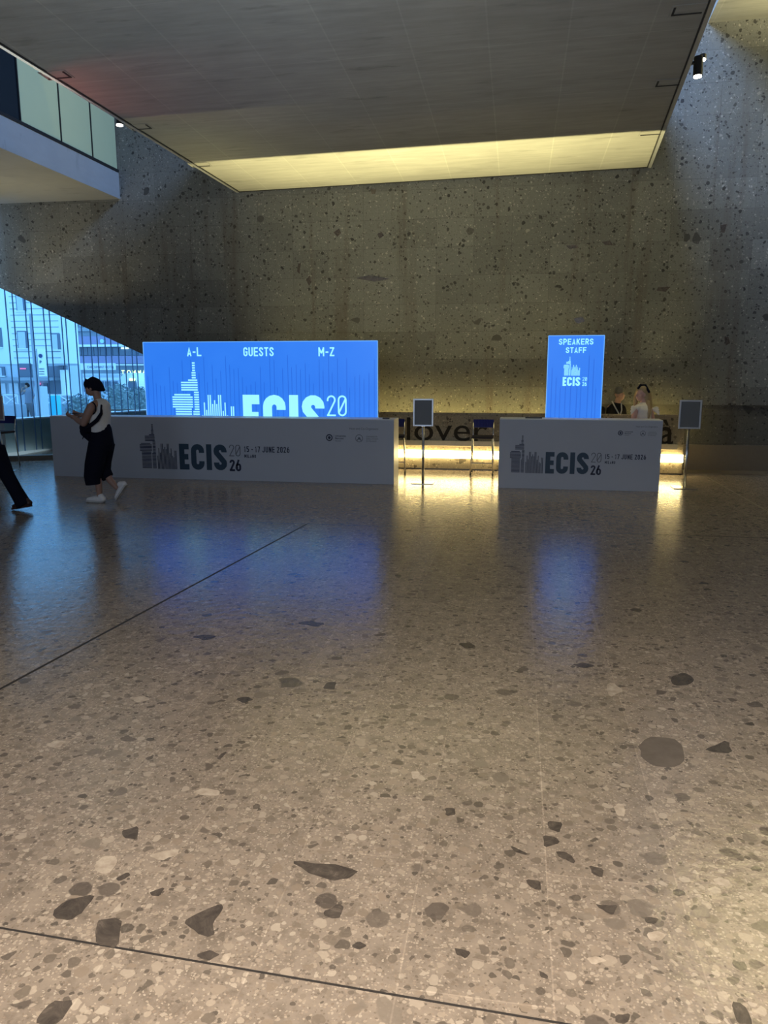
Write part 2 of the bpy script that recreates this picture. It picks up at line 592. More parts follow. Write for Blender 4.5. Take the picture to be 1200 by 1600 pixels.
def glyph(ch, W, t):
    l, r, b, T, cx = t / 2, W - t / 2, t / 2, 1 - t / 2, W / 2
    R = (r - l) / 2
    top = lambda a0, a1: arc(cx, T - R, R, R, a0, a1)
    bot = lambda a0, a1: arc(cx, b + R, R, R, a0, a1)
    g = {
        'E': [[(l, 0), (l, 1)], [(t, T), (W, T)], [(t, b), (W, b)], [(t, .5), (W * .93, .5)]],
        'F': [[(l, 0), (l, 1)], [(t, T), (W, T)], [(t, .5), (W * .9, .5)]],
        'L': [[(l, 1), (l, b), (W, b)]],
        'I': [[(cx, 0), (cx, 1)]],
        'T': [[(0, T), (W, T)], [(cx, T), (cx, 0)]],
        'C': [[(r, .66)] + top(0, 180) + bot(180, 360) + [(r, .34)]],
        'G': [[(r, .70)] + top(0, 180) + bot(180, 360) + [(r, .47), (cx, .47)]],
        'S': [[(r, .70)] + top(0, 205) + bot(25, -180) + [(l, .30)]],
        'U': [[(l, 1)] + bot(180, 360) + [(r, 1)]],
        'J': [[(l, .28)] + bot(180, 360) + [(r, 1)]],
        'O': [top(0, 180) + bot(180, 360) + [(r, T - R)]],
        'D': [[(l, 0), (l, 1)], [(l, T), (r - R, T)] + arc(r - R, T - R, R, R, 90, 0) + arc(r - R, b + R, R, R, 0, -90) + [(l, b)]],
        'P': [[(l, 0), (l, 1)], [(l, T), (cx, T)] + arc(cx, T - .235, R, .235, 90, -90) + [(l, T - .47)]],
        'R': [[(l, 0), (l, 1)], [(l, T), (cx, T)] + arc(cx, T - .225, R, .225, 90, -90) + [(l, T - .45)], [(cx, .5), (r, 0)]],
        'B': [[(l, 0), (l, 1)], [(l, T), (cx, T)] + arc(cx, T - .22, R, .22, 90, -90) + [(l, .52)],
              [(cx, .52)] + arc(cx, b + .22, R, .22, 90, -90) + [(l, b)]],
        'A': [[(l, 0), (cx, T), (r, 0)], [(l + R * .3, .25), (r - R * .3, .25)]],
        'K': [[(l, 0), (l, 1)], [(r, 1), (l + t * .3, .42)], [(cx - t * .2, .55), (r, 0)]],
        'M': [[(l, 0), (l, 1)], [(r, 0), (r, 1)], [(l, T), (cx, .32)], [(cx, .32), (r, T)]],
        'N': [[(l, 0), (l, 1)], [(r, 0), (r, 1)], [(l, 1 - t * .4), (r, t * .4)]],
        'Z': [[(0, T), (W, T)], [(r, T), (l, b)], [(0, b), (W, b)]],
        '-': [[(W * .08, .45), (W * .92, .45)]],
        '1': [[(W * .1, .76), (cx, T), (cx, 0)]],
        '2': [[(l, .72)] + top(180, -20) + [(l + t * .1, t * .6)], [(0, b), (W, b)]],
        '5': [[(W * .93, T), (l, T)], [(l, 1), (l, .50)], [(l, .56), (cx, .56)] + arc(cx, .56 - R, R, R, 90, 0) + arc(cx, b + R, R, R, 0, -180)],
        '6': [[(cx * 1.15, 1), (l, .46), (l, b + R)] + bot(180, 360) + arc(cx, .60 - R, R, R, 0, 180)],
        '7': [[(0, T), (W, T)], [(r, T), (cx * .7, 0)]],
        '0': [top(0, 180) + bot(180, 360) + [(r, T - R)]],
        'Ø': [top(0, 180) + bot(180, 360) + [(r, T - R)], [(l + t * .3, b + R * .8), (r - t * .3, T - R * .8)]],
    }
    return g.get(ch, [])


def stroke(mb, pts, t, frame, mi=0):
    o, rv, uv = frame
    P = [Vector(p) for p in pts]
    n = len(P)
    L = []
    for i in range(n):
        d0 = (P[i] - P[i - 1]).normalized() if i > 0 else None
        d1 = (P[i + 1] - P[i]).normalized() if i < n - 1 else None
        if i == 0 and (P[0] - P[-1]).length < 1e-4:
            d0 = (P[-1] - P[-2]).normalized()
        if i == n - 1 and (P[0] - P[-1]).length < 1e-4:
            d1 = (P[1] - P[0]).normalized()
        d0, d1 = d0 or d1, d1 or d0
        n0, n1 = Vector((-d0.y, d0.x)), Vector((-d1.y, d1.x))
        m = n0 + n1
        if m.length < 0.3:
            m = n1
        m.normalize()
        k = min(1.6, 1 / max(0.4, m.dot(n1)))
        L.append((P[i] + m * t / 2 * k, P[i] - m * t / 2 * k))
    for a, b in zip(L[:-1], L[1:]):
        mb.face([o + rv * q.x + uv * q.y for q in (a[0], a[1], b[1], b[0])], mi)


def lettering(mb, text, org, rv, uv, h, w=0.5, t=0.14, gap=0.14, widths=None):
    """stroked capitals, cap height h, org = lower left; returns the end x in metres"""
    x = 0
    for ch in text:
        if ch == ' ':
            x += w * 0.55
            continue
        W = (widths or {}).get(ch, {'I': t, '1': w * .62, '-': w * .75, 'M': w * 1.25}.get(ch, w))
        for s in glyph(ch, W, t):
            stroke(mb, [(x + p[0], p[1]) for p in s], t, (org, rv * h, uv * h))
        x += W + gap
    return (x - gap) * h


def text_width(text, w, t, gap):
    x = 0
    for ch in text:
        x += (w * 0.55) if ch == ' ' else {'I': t, '1': w * .62, '-': w * .75, 'M': w * 1.25}.get(ch, w) + gap
    return x - gap


def font_text(mb, text, org, rv, uv, size, xs=1.0, bold=0.0, extrude=None):
    cu = bpy.data.curves.new('txt', 'FONT')
    cu.body = text
    cu.size = 1
    cu.offset = bold
    cu.resolution_u = 4
    ob = bpy.data.objects.new('txt', cu)
    C.objects.link(ob)
    dg = bpy.context.evaluated_depsgraph_get()
    me = bpy.data.meshes.new_from_object(ob.evaluated_get(dg))
    vs = [org + rv * (v.co.x * size * xs) + uv * (v.co.y * size) for v in me.vertices]
    mb.mesh(vs, [tuple(p.vertices) for p in me.polygons])
    bpy.data.objects.remove(ob)
    bpy.data.curves.remove(cu)
    bpy.data.meshes.remove(me)


XV, ZV = Vector((1, 0, 0)), Vector((0, 0, 1))


def skyline(mb, org, H):
    """the striped skyline mark: two towers of bars and a row of upright bars; org = lower left"""
    def bar(x0, x1, z0, z1):
        mb.face([org + XV * x0 * H + ZV * z0 * H, org + XV * x1 * H + ZV * z0 * H, org + XV * x1 * H + ZV * z1 * H, org + XV * x0 * H + ZV * z1 * H])
    U = lambda x: (x - 315) / 700
    p, th = 1 / 31, 0.60 / 31
    for k in range(31):
        z = 1 - k * p
        if k <= 3: a = (525, 552)
        elif k <= 6: a = (517, 557)
        elif k == 7: a = (480, 570)
        elif k <= 11: a = (408, 572)
        elif k <= 19: a = (533, 580)
        else: a = (518, 582)
        bar(U(a[0]), U(a[1]), z - th, z)
        if k >= 13:
            a = (335, 495) if k == 13 else (315, 517) if k <= 18 else (343, 503)
            bar(U(a[0]), U(a[1]), z - th, z)
    for i, h in enumerate((.30, .47, .37, .57, .57, .45, .50, .45, .57, .57, .36, .47, .30, .27, .42, .42)):
        x = U(605) + i * .0292
        bar(x, x + .0165, 0, h)


def ecis(mb, org, h):
    x = 0
    for ch, W in (('E', .40), ('C', .54), ('I', .215), ('S', .53)):
        for s in glyph(ch, W, .215):
            stroke(mb, [(x + p[0], p[1]) for p in s], .215, (org, XV * h, ZV * h))
        x += W + .085
    return x * h


def host_block(parent, org, s, mdark, mgrey):
    """small host lines and two round seals; org = upper left of the line, s = scale"""
    a = MB()
    font_text(a, 'Host and Co-Organizers', org + XV * (.165 * s), XV, ZV, .048 * s, 0.92)
    a.build('small_print', mgrey, parent)
    b = MB()
    c = org + XV * (-.145 * s) - ZV * (.125 * s)
    for r0, r1 in ((.052, .036), (.022, .0)):
        for k in range(20):
            t0, t1 = 2 * math.pi * k / 20, 2 * math.pi * (k + 1) / 20
            q = lambda r, t: c + XV * (math.cos(t) * r * s) + ZV * (math.sin(t) * r * s)
            b.face([q(r0, t0), q(r0, t1), q(r1, t1), q(r1, t0)] if r1 else [q(r0, t0), q(r0, t1), c])
    b.face([c + XV * (.068 * s) + ZV * (.05 * s), c + XV * (.070 * s) + ZV * (.05 * s), c + XV * (.070 * s) - ZV * (.05 * s), c + XV * (.068 * s) - ZV * (.05 * s)])
    b.build('seal', mdark, parent)
    b = MB()
    font_text(b, 'Università', c + XV * (.09 * s) + ZV * (.015 * s), XV, ZV, .040 * s, 1.0, .012)
    font_text(b, 'Bocconi', c + XV * (.09 * s) - ZV * (.022 * s), XV, ZV, .040 * s, 1.0, .012)
    font_text(b, 'MILANO', c + XV * (.09 * s) - ZV * (.056 * s), XV, ZV, .022 * s, 1.1)
    b.build('seal_text', mdark, parent)
    d = MB()
    c = org + XV * (.315 * s) - ZV * (.13 * s)
    for r0, r1 in ((.058, .050), (.018, .0)):
        for k in range(20):
            t0, t1 = 2 * math.pi * k / 20, 2 * math.pi * (k + 1) / 20
            q = lambda r, t: c + XV * (math.cos(t) * r * s) + ZV * (math.sin(t) * r * s)
            d.face([q(r0, t0), q(r0, t1), q(r1, t1), q(r1, t0)] if r1 else [q(r0, t0), q(r0, t1), c])
    for sx in (-1, 1):
        d.face([c + XV * (sx * .012 * s), c + XV * (sx * .04 * s) - ZV * (.03 * s), c + XV * (sx * .02 * s) - ZV * (.035 * s)])
    d.build('seal', mgrey, parent)
    d = MB()
    for k, ln in enumerate(('UNIVERSITÀ', 'DEGLI STUDI', 'DI MILANO')):
        font_text(d, ln, c + XV * (.105 * s) + ZV * ((.018 - .034 * k) * s), XV, ZV, .030 * s, 1.05)
    d.build('seal_text', mgrey, parent)


# ================================================================== SETTING
WY = 13.7
# floor, with the larger dark and pale stone fragments that show in the foreground
f = MB()
f.face([(-9.9, -8, 0), (9, -8, 0), (9, 18, 0), (-9.9, 18, 0)])
DARK = [
    [(150, 1437), (187, 1433), (186, 1481), (149, 1477)],
    [(82, 1424), (100, 1409), (150, 1395), (130, 1425), (110, 1438), (85, 1435)],
    [(286, 1440), (310, 1425), (345, 1411), (350, 1420), (332, 1440), (336, 1460), (322, 1465), (300, 1452)],
    [(455, 1345), (480, 1346), (561, 1359), (548, 1372), (520, 1376), (490, 1368)],
    [(57, 1592), (80, 1565), (117, 1561), (92, 1600), (57, 1600)],
    [(190, 1298), (216, 1290), (214, 1313), (192, 1308)],
    [(180, 1372), (200, 1362), (204, 1368), (186, 1377)],
    [(232, 1394), (257, 1386), (250, 1400), (238, 1400)],
    [(505, 1425), (530, 1412), (538, 1418), (528, 1436), (508, 1432)],
    [(998, 1163), (1018, 1150), (1052, 1153), (1066, 1165), (1072, 1190), (1050, 1200), (1020, 1196), (1004, 1185)],
    [(1100, 1171), (1140, 1156), (1143, 1177), (1118, 1176)],
    [(1162, 1132), (1175, 1127), (1180, 1134)],
    [(855, 1282), (880, 1285), (875, 1302), (858, 1295)],
    [(848, 1304), (870, 1309), (875, 1316), (850, 1325)],
    [(868, 1330), (885, 1331), (900, 1345), (896, 1350), (872, 1338)],
    [(928, 1412), (948, 1415), (966, 1414), (958, 1430), (945, 1424)],
    [(820, 1373), (845, 1376), (845, 1392), (828, 1386)],
    [(710, 1480), (736, 1488), (728, 1498), (712, 1490)],
    [(797, 1321), (826, 1334), (820, 1336), (804, 1331)],
    [(842, 1516), (856, 1524), (856, 1530), (844, 1526)],
    [(1142, 1564), (1160, 1568), (1180, 1600), (1152, 1600)],
    [(962, 1586), (985, 1583), (982, 1598), (962, 1598)],
    [(695, 1262), (710, 1262), (712, 1273), (697, 1275)],
    [(920, 1352), (944, 1358), (942, 1372), (926, 1366)],
    [(1006, 1433), (1030, 1434), (1024, 1444), (1010, 1442)],
    [(338, 1184), (355, 1172), (345, 1188)],
    [(1045, 1058), (1068, 1050), (1085, 1060), (1080, 1070), (1055, 1072)],
    [(715, 1005), (735, 1004), (745, 1010), (728, 1014)],
    [(503, 1076), (510, 1066), (526, 1065), (524, 1078)],
    [(300, 995), (320, 991), (340, 995), (322, 1001)],
    [(463, 973), (480, 970), (510, 974), (495, 980)],
    [(893, 1038), (912, 1035), (930, 1040), (915, 1045)],
    [(367, 1092), (385, 1088), (398, 1093), (380, 1099)],
    [(548, 1478), (560, 1470), (575, 1478), (560, 1484)],
    [(305, 1492), (330, 1484), (345, 1492), (325, 1502)],
]
PALE = [
    [(147, 1353), (160, 1337), (182, 1338), (183, 1350), (168, 1366), (152, 1362)],
    [(958, 1262), (965, 1255), (975, 1257), (977, 1276), (964, 1274)],
    [(1010, 1458), (1025, 1454), (1042, 1460), (1032, 1470), (1016, 1470)],
    [(1113, 1374), (1125, 1370), (1140, 1377), (1140, 1385), (1120, 1382)],
    [(916, 1497), (932, 1493), (950, 1502), (925, 1507)],
    [(946, 1070), (956, 1066), (974, 1078), (952, 1090)],
    [(232, 1337), (255, 1330), (280, 1326), (278, 1336), (250, 1345)],
    [(205, 1091), (225, 1087), (235, 1093), (215, 1098)],
    [(642, 1206), (655, 1205), (656, 1216), (644, 1217)],
    [(300, 1238), (320, 1230), (344, 1236), (342, 1243), (315, 1243)],
    [(845, 1455), (860, 1452), (850, 1460)],
    [(70, 1165), (88, 1156), (104, 1158), (92, 1169)],
    [(347, 1492), (362, 1488), (355, 1506), (348, 1503)],
]
MID = [DARK.pop(9)]
for L, mi in ((DARK, 1), (PALE, 2), (MID, 3)):
    for poly in L:
        pts = [onfloor(x, y, 0.0006) for x, y in poly]
        rj = random.Random(len(f.v))
        cc = []
        for i_ in range(len(pts)):
            p_, q_ = pts[i_], pts[(i_ + 1) % len(pts)]
            for t_ in (.16, .5, .84):
                w_ = p_.lerp(q_, t_)
                e_ = (q_ - p_).length * .05
                cc.append(w_ + Vector((rj.uniform(-e_, e_), rj.uniform(-e_, e_), 0)))
        pts = cc
        f.face(pts[::-1] if (pts[1] - pts[0]).cross(pts[2] - pts[1]).z < 0 else pts, mi)
struct(f.build('floor', [M['floor'], M['inlay'], M['inlay_l'], plain('mid_brown_stone_inlay', (0.145, 0.12, 0.10), .25, vary=.35, scale=12)]))

# back wall: huge stone plane, its lower left corner cut on the slope above the street window
s0, s1 = at(0, 450, WY), at(222, 553, WY)
k = (s1.z - s0.z) / (s1.x - s0.x)
xl, xz = -13.0, -4.45
w = MB()
ztop = 10.0
poly = [(xl, WY, s0.z + k * (xl - s0.x)), (xz, WY, s0.z + k * (xz - s0.x)), (xz, WY, 0), (1.32, WY, 0), (1.32, WY, 1.12), (9, WY, 1.12), (9, WY, ztop), (xl, WY, ztop)]
w.prism(poly, (0, 0.3, 0))
for pl in ([(556, 435), (575, 431), (610, 436), (585, 440)], [(1028, 449), (1048, 448), (1040, 456), (1026, 454)], [(478, 437), (484, 430), (487, 440), (483, 447)],
           [(521, 363), (530, 357), (533, 364), (527, 370)], [(896, 498), (910, 495), (914, 502), (902, 506)], [(590, 366), (596, 362), (600, 368), (593, 373)],
           [(466, 412), (470, 411), (468, 428), (464, 424)], [(940, 378), (953, 376), (958, 383), (946, 383)], [(1125, 352), (1136, 350), (1132, 364), (1127, 363)],
           [(1132, 527), (1138, 526), (1141, 536), (1134, 540)], [(578, 295), (588, 296), (586, 303), (581, 303)], [(884, 384), (900, 383), (905, 387), (890, 389)]):
    w.face([at(x, y, WY - 0.002) for x, y in pl], 1)
wb = struct(w.build('wall_back', [M['wall'], M['inlay']]))
# lower dark stone band seen right of the small screen, and the wall footing
lb = MB()
lb.box(1.3, 9, WY + 0.04, WY + 0.3, 0.45, 1.12)
struct(lb.build('trim_1', M['wall_low']))
lb = MB()
lb.box(1.3, 9, WY - 0.45, WY + 0.3, 0.0, 0.02)
lb.box(1.3, 9, WY + 0.02, WY + 0.3, 0.02, 0.45)
struct(lb.build('trim_2', plain('polished_brown_stone', (0.16, 0.13, 0.095), 0.35)))

# shell of the hall out of view
g = MB()
g.box(-10.1, -9.9, -8, 13.0, 0, 10)
struct(g.build('wall_left', M['fascia']))
g = MB()
g.box(9, 9.2, -8, 18, 0, 10)
struct(g.build('wall_right', M['wall']))
g = MB()
g.box(-10.1, 9.2, -8.2, -8, 0, 10)
struct(g.build('wall_front', M['fascia']))
g = MB()
g.box(-13, 9.2, -8.2, 14, 10, 10.2)
struct(g.build('ceiling', M['fascia']))
# side return that closes the hall behind the slope of the back wall
FA, FD = Vector((-10.15, 13.78, 0)), Vector((0.27, 0.963, 0)).normalized()
FB = FA + FD * 5.6
g = MB()
g.prism([(xz, WY + 0.3, 0), (FB.x, FB.y, 0), (FB.x, FB.y, 4.6), (xz, WY + 0.3, 4.6)], (0.15, 0.1, 0))
struct(g.build('wall_side', M['fascia']))
g = MB()
g.prism([(-10.3, WY + 0.3, 4.6), (xz, WY + 0.3, 4.6), (FB.x, FB.y + .1, 4.6)], (0, 0, 0.1))
struct(g.build('trim_3', M['fascia']))
g = MB()
g.box(-10.6, -9.95, 13.0, 13.72, 0, 2.9)
struct(g.build('trim_4', M['fascia']))

# hanging concrete slab: two far corners on the back wall, edges running to the same vanishing point
SL, SR = at(370, 300, WY), at(1017, 261, WY)
sd = ray(880, 614)
sd = sd / sd.y


def slabpt(x, Y, dz=0.0):
    """point on the slab underside at world x, depth Y"""
    t = (Y - WY)
    a, b = SL + sd * t, SR + sd * t
    q = (x - a.x) / (b.x - a.x)
    return Vector((x, Y, a.z + (b.z - a.z) * q + dz))


Y0 = 5.4
a, b = SL + sd * (Y0 - WY), SR + sd * (Y0 - WY)
s = MB()
s.prism([SL, a, b, SR], (0, 0, 1.15))
slab = struct(s.build('ceiling', M['slab']))
slab.name = 'ceiling_slab'
s = MB()
for P, Q, sg in ((SL, a, 1), (SR, b, -1)):   # drip groove and light edge rail along both free edges
    o = Vector((sg * 0.055, 0, -0.004))
    s.obox(P + o, Q + o, 0.016, 0.010, mi=0)
struct(s.build('trim_5', M['groove']))
s = MB()
for P, Q, sg in ((SL, a, 1), (SR, b, -1)):
    o = Vector((sg * 0.02, 0, -0.006))
    s.obox(P + o, Q + o, 0.045, 0.014)
struct(s.build('trim_6', M['alu']))
s = MB()
s.obox(SL + Vector((0, -0.012, -0.003)), SR + Vector((0, -0.012, -0.003)), 0.02, 0.012)
struct(s.build('trim_7', M['groove']))

# recessed fixing pockets along the slab edges
for i, (px_, py_, side, lab) in enumerate((
        (1075, 15, -1, 'dark L-shaped fixing pocket at the right slab edge, nearest of the three there'),
        (1045, 129, -1, 'dark L-shaped fixing pocket at the right slab edge just below the spotlight'),
        (1018, 207, -1, 'small pale fixing pocket at the right slab edge in the yellow lit band'),
        (88, 117, 1, 'dark L-shaped fixing pocket at the left slab edge in the reddish glow'),
        (218, 198, 1, 'dark L-shaped fixing pocket at the left slab edge beside the small spotlight'),
        (312, 257, 1, 'faint fixing pocket at the left slab edge closest to the back wall'))):
    n_ = (SR - SL).cross(sd)
    r_ = ray(px_, py_)
    p = CAM + r_ * (n_.dot(SL - CAM) / n_.dot(r_))
    t = thing('fixing_pocket', slabpt(p.x, p.y), lab, 'ceiling pocket', 'fixing pockets along the slab edges')
    m = MB()
    xa, xb, ya, yb = p.x - .16, p.x + .16, p.y - .11, p.y + .11
    m.prism([slabpt(xa, ya, -.006), slabpt(xb, ya, -.006), slabpt(xb, yb, -.006), slabpt(xa, yb, -.006)], (0, 0, .005))
    m.build('cover_plate', M['slab'], t)
    m = MB()
    th_ = 0.02
    m.prism([slabpt(xa + .02, yb - .03 - th_, -.012), slabpt(xb - .02, yb - .03 - th_, -.012), slabpt(xb - .02, yb - .03, -.012), slabpt(xa + .02, yb - .03, -.012)], (0, 0, .006))
    xx = xa + .02 if side < 0 else xb - .02 - th_
    if i in (0, 1, 3, 4):
        m.prism([slabpt(xx, ya + .03, -.012), slabpt(xx + th_, ya + .03, -.012), slabpt(xx + th_, yb - .03, -.012), slabpt(xx, yb - .03, -.012)], (0, 0, .006))
    m.build('slot', M['groove'], t)

# upper ceiling at the top right, lit yellow
UC = at(1106, 36, WY)
UC2 = at(1200, 28, WY)
m = MB()
zs = UC.z + (UC2.z - UC.z) / (UC2.x - UC.x) * (9 - UC.x)
m.prism([(UC.x, WY, UC.z), (UC.x - 0.2, 6.0, UC.z + .15), (9, 6.0, zs + .15), (9, WY, zs)], (0, 0, 0.4))
up = struct(m.build('ceiling', M['slab']))
up.name = 'ceiling_upper'

# balcony box at the left
bal = thing('balcony', (-9.0, 12.0, 4.73), 'concrete balcony box with green glass front hanging at the upper left', 'balcony')
BX = -7.2
m = MB()
m.box(-9.88, BX, 5.5, WY - .002, 4.74, 5.19)
m.build('fascia', M['fascia'], bal)
m = MB()
m.box(BX - .03, BX + .012, 5.5, WY - .01, 5.19, 5.235)
m.build('bottom_rail', M['black'], bal)
ys = [5.5, 7.6, 9.3, 10.9, 11.93, 12.85, 13.69]
for i in range(6):
    m = MB()
    m.box(BX - .03, BX - .012, ys[i] + .012, ys[i + 1] - .012, 5.235, 6.35)
    g = m.build('glass_panel', M['balc_dark'] if i < 3 else M['balc_glass'], bal)
    if i == 2:
        g['label'] = 'dark glass panel at the left end of the visible balcony front'
for y in ys[1:-1]:
    m = MB()
    m.box(BX - .034, BX + .002, y - .012, y + .012, 5.235, 6.35)
    m.build('post', M['black'], bal)
m = MB()
m.box(-9.88, BX - .3, 5.5, WY - .002, 6.35, 6.6)
m.build('top_slab', M['fascia'], bal)


# spotlights on the slab edges
def spotlight(p, q, r, label, power, cx):
    t = thing('spotlight', p, label, 'spotlight', 'spotlights on the slab edges')
    m = MB()
    m.tube([Vector(p), Vector(p) + Vector((0, 0.02, .22))], r, 20, caps='flat')
    m.build('lamp_body', M['black'], t, bevel=.004)
    m = MB()
    m.obox(Vector(p) + Vector((0, 0, .15)), Vector(q) - Vector((0, 0, .05)), .03, .03)
    m.build('bracket', M['black'], t)
    m = MB()
    m.tube([Vector(p) + Vector((0, 0, -.012)), Vector(p) + Vector((0, 0, .004))], r * .86, 20, caps='flat')
    m.build('lens', M['lamp'], t)
    m = MB()
    e = Vector(p) + Vector(cx)
    m.tube([e, e + Vector((0, .012, .05))], r * .75, 20, caps='flat')
    m.tube([e + Vector((0, -.004, -.006)), e + Vector((0, 0, .002))], r * .62, 20, caps='flat', mi=1)
    m.build('upper_lens', [M['black'], M['lamp']], t)
    light('spot_beam', 'SPOT', (p[0], p[1], p[2] - .03), (p[0], p[1] + .5, 0), (1.0, 0.85, 0.6), power, spot_size=math.radians(75), spot_blend=.8, shadow_soft_size=.05)
    return t


PR = at(1090, 119, 10.6)
spotlight(tuple(PR), (SR.x - .25, 10.6, PR.z + .2), .055, 'black cylindrical spotlight glowing at the right slab edge', 8, (.05, .02, .19))
PL = at(187, 195, 10.4)
spotlight(tuple(PL), (SL.x - .15, 10.4, PL.z + .2), .05, 'small bright spotlight at the left slab edge beside the green balcony glass', 8, (-.045, .0, .20))
# uplight of the right spotlight washing the upper ceiling; red spot added to tint the slab edge, no fixture
light('upper_ceiling_wash', 'AREA', (4.6, 11.2, 5.9), (4.4, 11.8, 7.4), (1.0, 0.88, 0.46), 300, shape='RECTANGLE', size=3.4, size_y=1.2, spread=math.radians(105))
light('red_glow_spot', 'SPOT', (-6.0, 8.8, 4.1), (-4.8, 9.1, 4.9), (1.0, 0.16, 0.12), 32, spot_size=math.radians(70), spot_blend=.6, shadow_soft_size=.05)
light('balcony_fill_light', 'AREA', (-8.6, 12.6, 2.6), (-8.6, 12.0, 5), (1.0, 0.85, 0.5), 30, shape='RECTANGLE', size=2.0, size_y=.3)  # added fill that brightens the balcony underside; no fixture here


# ------------------------------------------------------------------ street window
def fpt(s_, z):
    return FA + FD * s_ + Vector((0, 0, z))


def s_at(px_):
    r = ray(px_, 577)
    q = r.x / r.y
    return (q * FA.y - FA.x) / (FD.x - q * FD.y)


win = thing('window_1', tuple(FA), 'tall tinted street window under the sloping stone wall', 'window')
del win['category']
struct(win)
nrm = Vector((FD.y, -FD.x, 0))
m = MB()
m.prism([fpt(-1.2, .72), fpt(5.6, .72), fpt(5.6, 4.6), fpt(-1.2, 4.6)], nrm * .02)
m.build('glass_pane', M['street_glass'], win)
m = MB()
m.prism([fpt(-1.2, .05), fpt(5.6, .05), fpt(5.6, .715), fpt(-1.2, .715)], nrm * .02)
m.build('glass_pane', M['low_glass'], win)
for p0 in ((17, 28), (46.5, 56), (74, 83), (101, 107.5), (122, 131), (144, 154), (166, 175), (186, 196), (207, 214)):
    for px_ in p0:
        s_ = s_at(px_)
        m = MB()
        th_ = .006
        m.prism([fpt(s_ - th_, .05), fpt(s_ + th_, .05), fpt(s_ + th_, 4.6), fpt(s_ - th_, 4.6)], nrm * .024)
        m.build('mullion', M['mull'], win)
# low threshold in front of the glass
m = MB()
p, q = onfloor(-40, 722), onfloor(92, 718)
m.obox(p + Vector((0, .05, .045)), q + Vector((0, .05, .045)), .1, .09)
struct(m.build('trim_8', M['trackf']))

# ------------------------------------------------------------------ stone reception desk with light strip
DY = 13.15
desk = thing('reception_desk', (0, DY, 0), 'long stone reception desk built along the back wall with cut letters', 'reception desk')
DX0, DX1 = -4.4, 2.70
m = MB()
m.box(DX0, DX1, DY, DY + .07, 0.02, .98)
m.build('front_panel', M['desk'], desk, bevel=.004)
m = MB()
m.box(DX0, 2.60, DY - .045, DY, .415, .505)
m.build('shelf', M['shelf'], desk, bevel=.006)
m = MB()
m.box(DX0, DX1 - .005, DY - .06, DY, .21, .335)
m.build('light_strip', M['strip'], desk)
m = MB()
m.box(DX0, DX1, DY - .002, DY + .05, 0.0, .022)
m.build('toe_line', M['black'], desk)
m = MB()
font_text(m, 'lover', Vector((-1.90, DY - .006, .505)), XV, ZV, .57, 1.2)
m.build('lettering', M['letter_dark'], desk)
m = MB()
font_text(m, 'à', Vector((2.30, DY - .006, .505)), XV, ZV, .60, .92, .008)
m.build('lettering', M['letter_dark'], desk)

# ------------------------------------------------------------------ registration counters
def counter(x0, x1, y0, dep, h, label):
    t = thing('registration_counter', ((x0 + x1) / 2, y0 + dep / 2, 0), label, 'counter', 'white printed registration counters')
    m = MB()
    m.box(x0, x1, y0, y0 + .02, 0, h - .012)
    m.build('front_panel', M['panel'], t, bevel=.001)
    for xa in (x0, x1 - .02):
        m = MB()
        m.box(xa, xa + .02, y0 + .02, y0 + dep, 0, h - .012)
        m.build('side_panel', M['panel_top'], t)
    m = MB()
    m.box(x0, x1, y0, y0 + dep, h - .012, h)
    m.build('counter_top', M['panel_top'], t, bevel=.001)
    return t


EPS = .0025
LY = 11.31
lc = counter(-7.38, -1.79, LY, .46, .972, 'long white registration counter on the left with event date print and two seals')
RY = 11.25
rc = counter(-.235, 2.015, RY, .40, 1.005, 'shorter white registration counter on the right in front of the blonde woman')


def counter_print(t, Y, a, b, big):
    """a = lower left pixel of the skyline mark, b = its top pixel"""
    o, tp = at(a[0], a[1], Y - EPS), at(b[0], b[1], Y - EPS)
    H = tp.z - o.z
    o = Vector((o.x, Y - EPS, o.z))
    m = MB()
    skyline(m, o, H)
    m.build('skyline_mark', M['print_d'], t)
    m = MB()
    h = H * .575
    e = o + XV * (.935 * H)
    wd = ecis(m, e, h)
    m.build('event_name', M['print_e'], t)
    n = MB()
    e2 = e + XV * (wd + .01 * H)
    hh = h * .445
    lettering(n, '2Ø', e2 + ZV * (h - hh), XV, ZV, hh, .46, .07, .10)
    n.build('year_top', M['print_g'], t)
    n = MB()
    lettering(n, '26', e2 - ZV * (.012 * H), XV, ZV, hh, .48, .17, .08)
    n.build('year_bottom', M['print_d'], t)
    e3 = e2 + XV * (hh * 1.02 + .09 * H)
    n = MB()
    h3 = .128 * H
    lettering(n, '15 - 17 JUNE 2026', e3 + ZV * (h - h3 - .03 * H), XV, ZV, h3, .44, .145, .15)
    n.build('date_line', M['print_d'], t)
    n = MB()
    lettering(n, 'MILANO', e3 + ZV * (h - h3 - .155 * H), XV, ZV, h3 * .56, .50, .17, .18)
    n.build('city_line', M['print_d'], t)


counter_print(lc, LY, (220.5, 732), (239, 663), True)
host_block(lc, at(529, 671, LY - EPS), 1.0, M['print_d'], M['print_g'])
counter_print(rc, RY, (796, 738.5), (817, 680.5), False)
host_block(rc, at(981, 667.5, RY - EPS), .66, M['print_d'], M['print_g'])


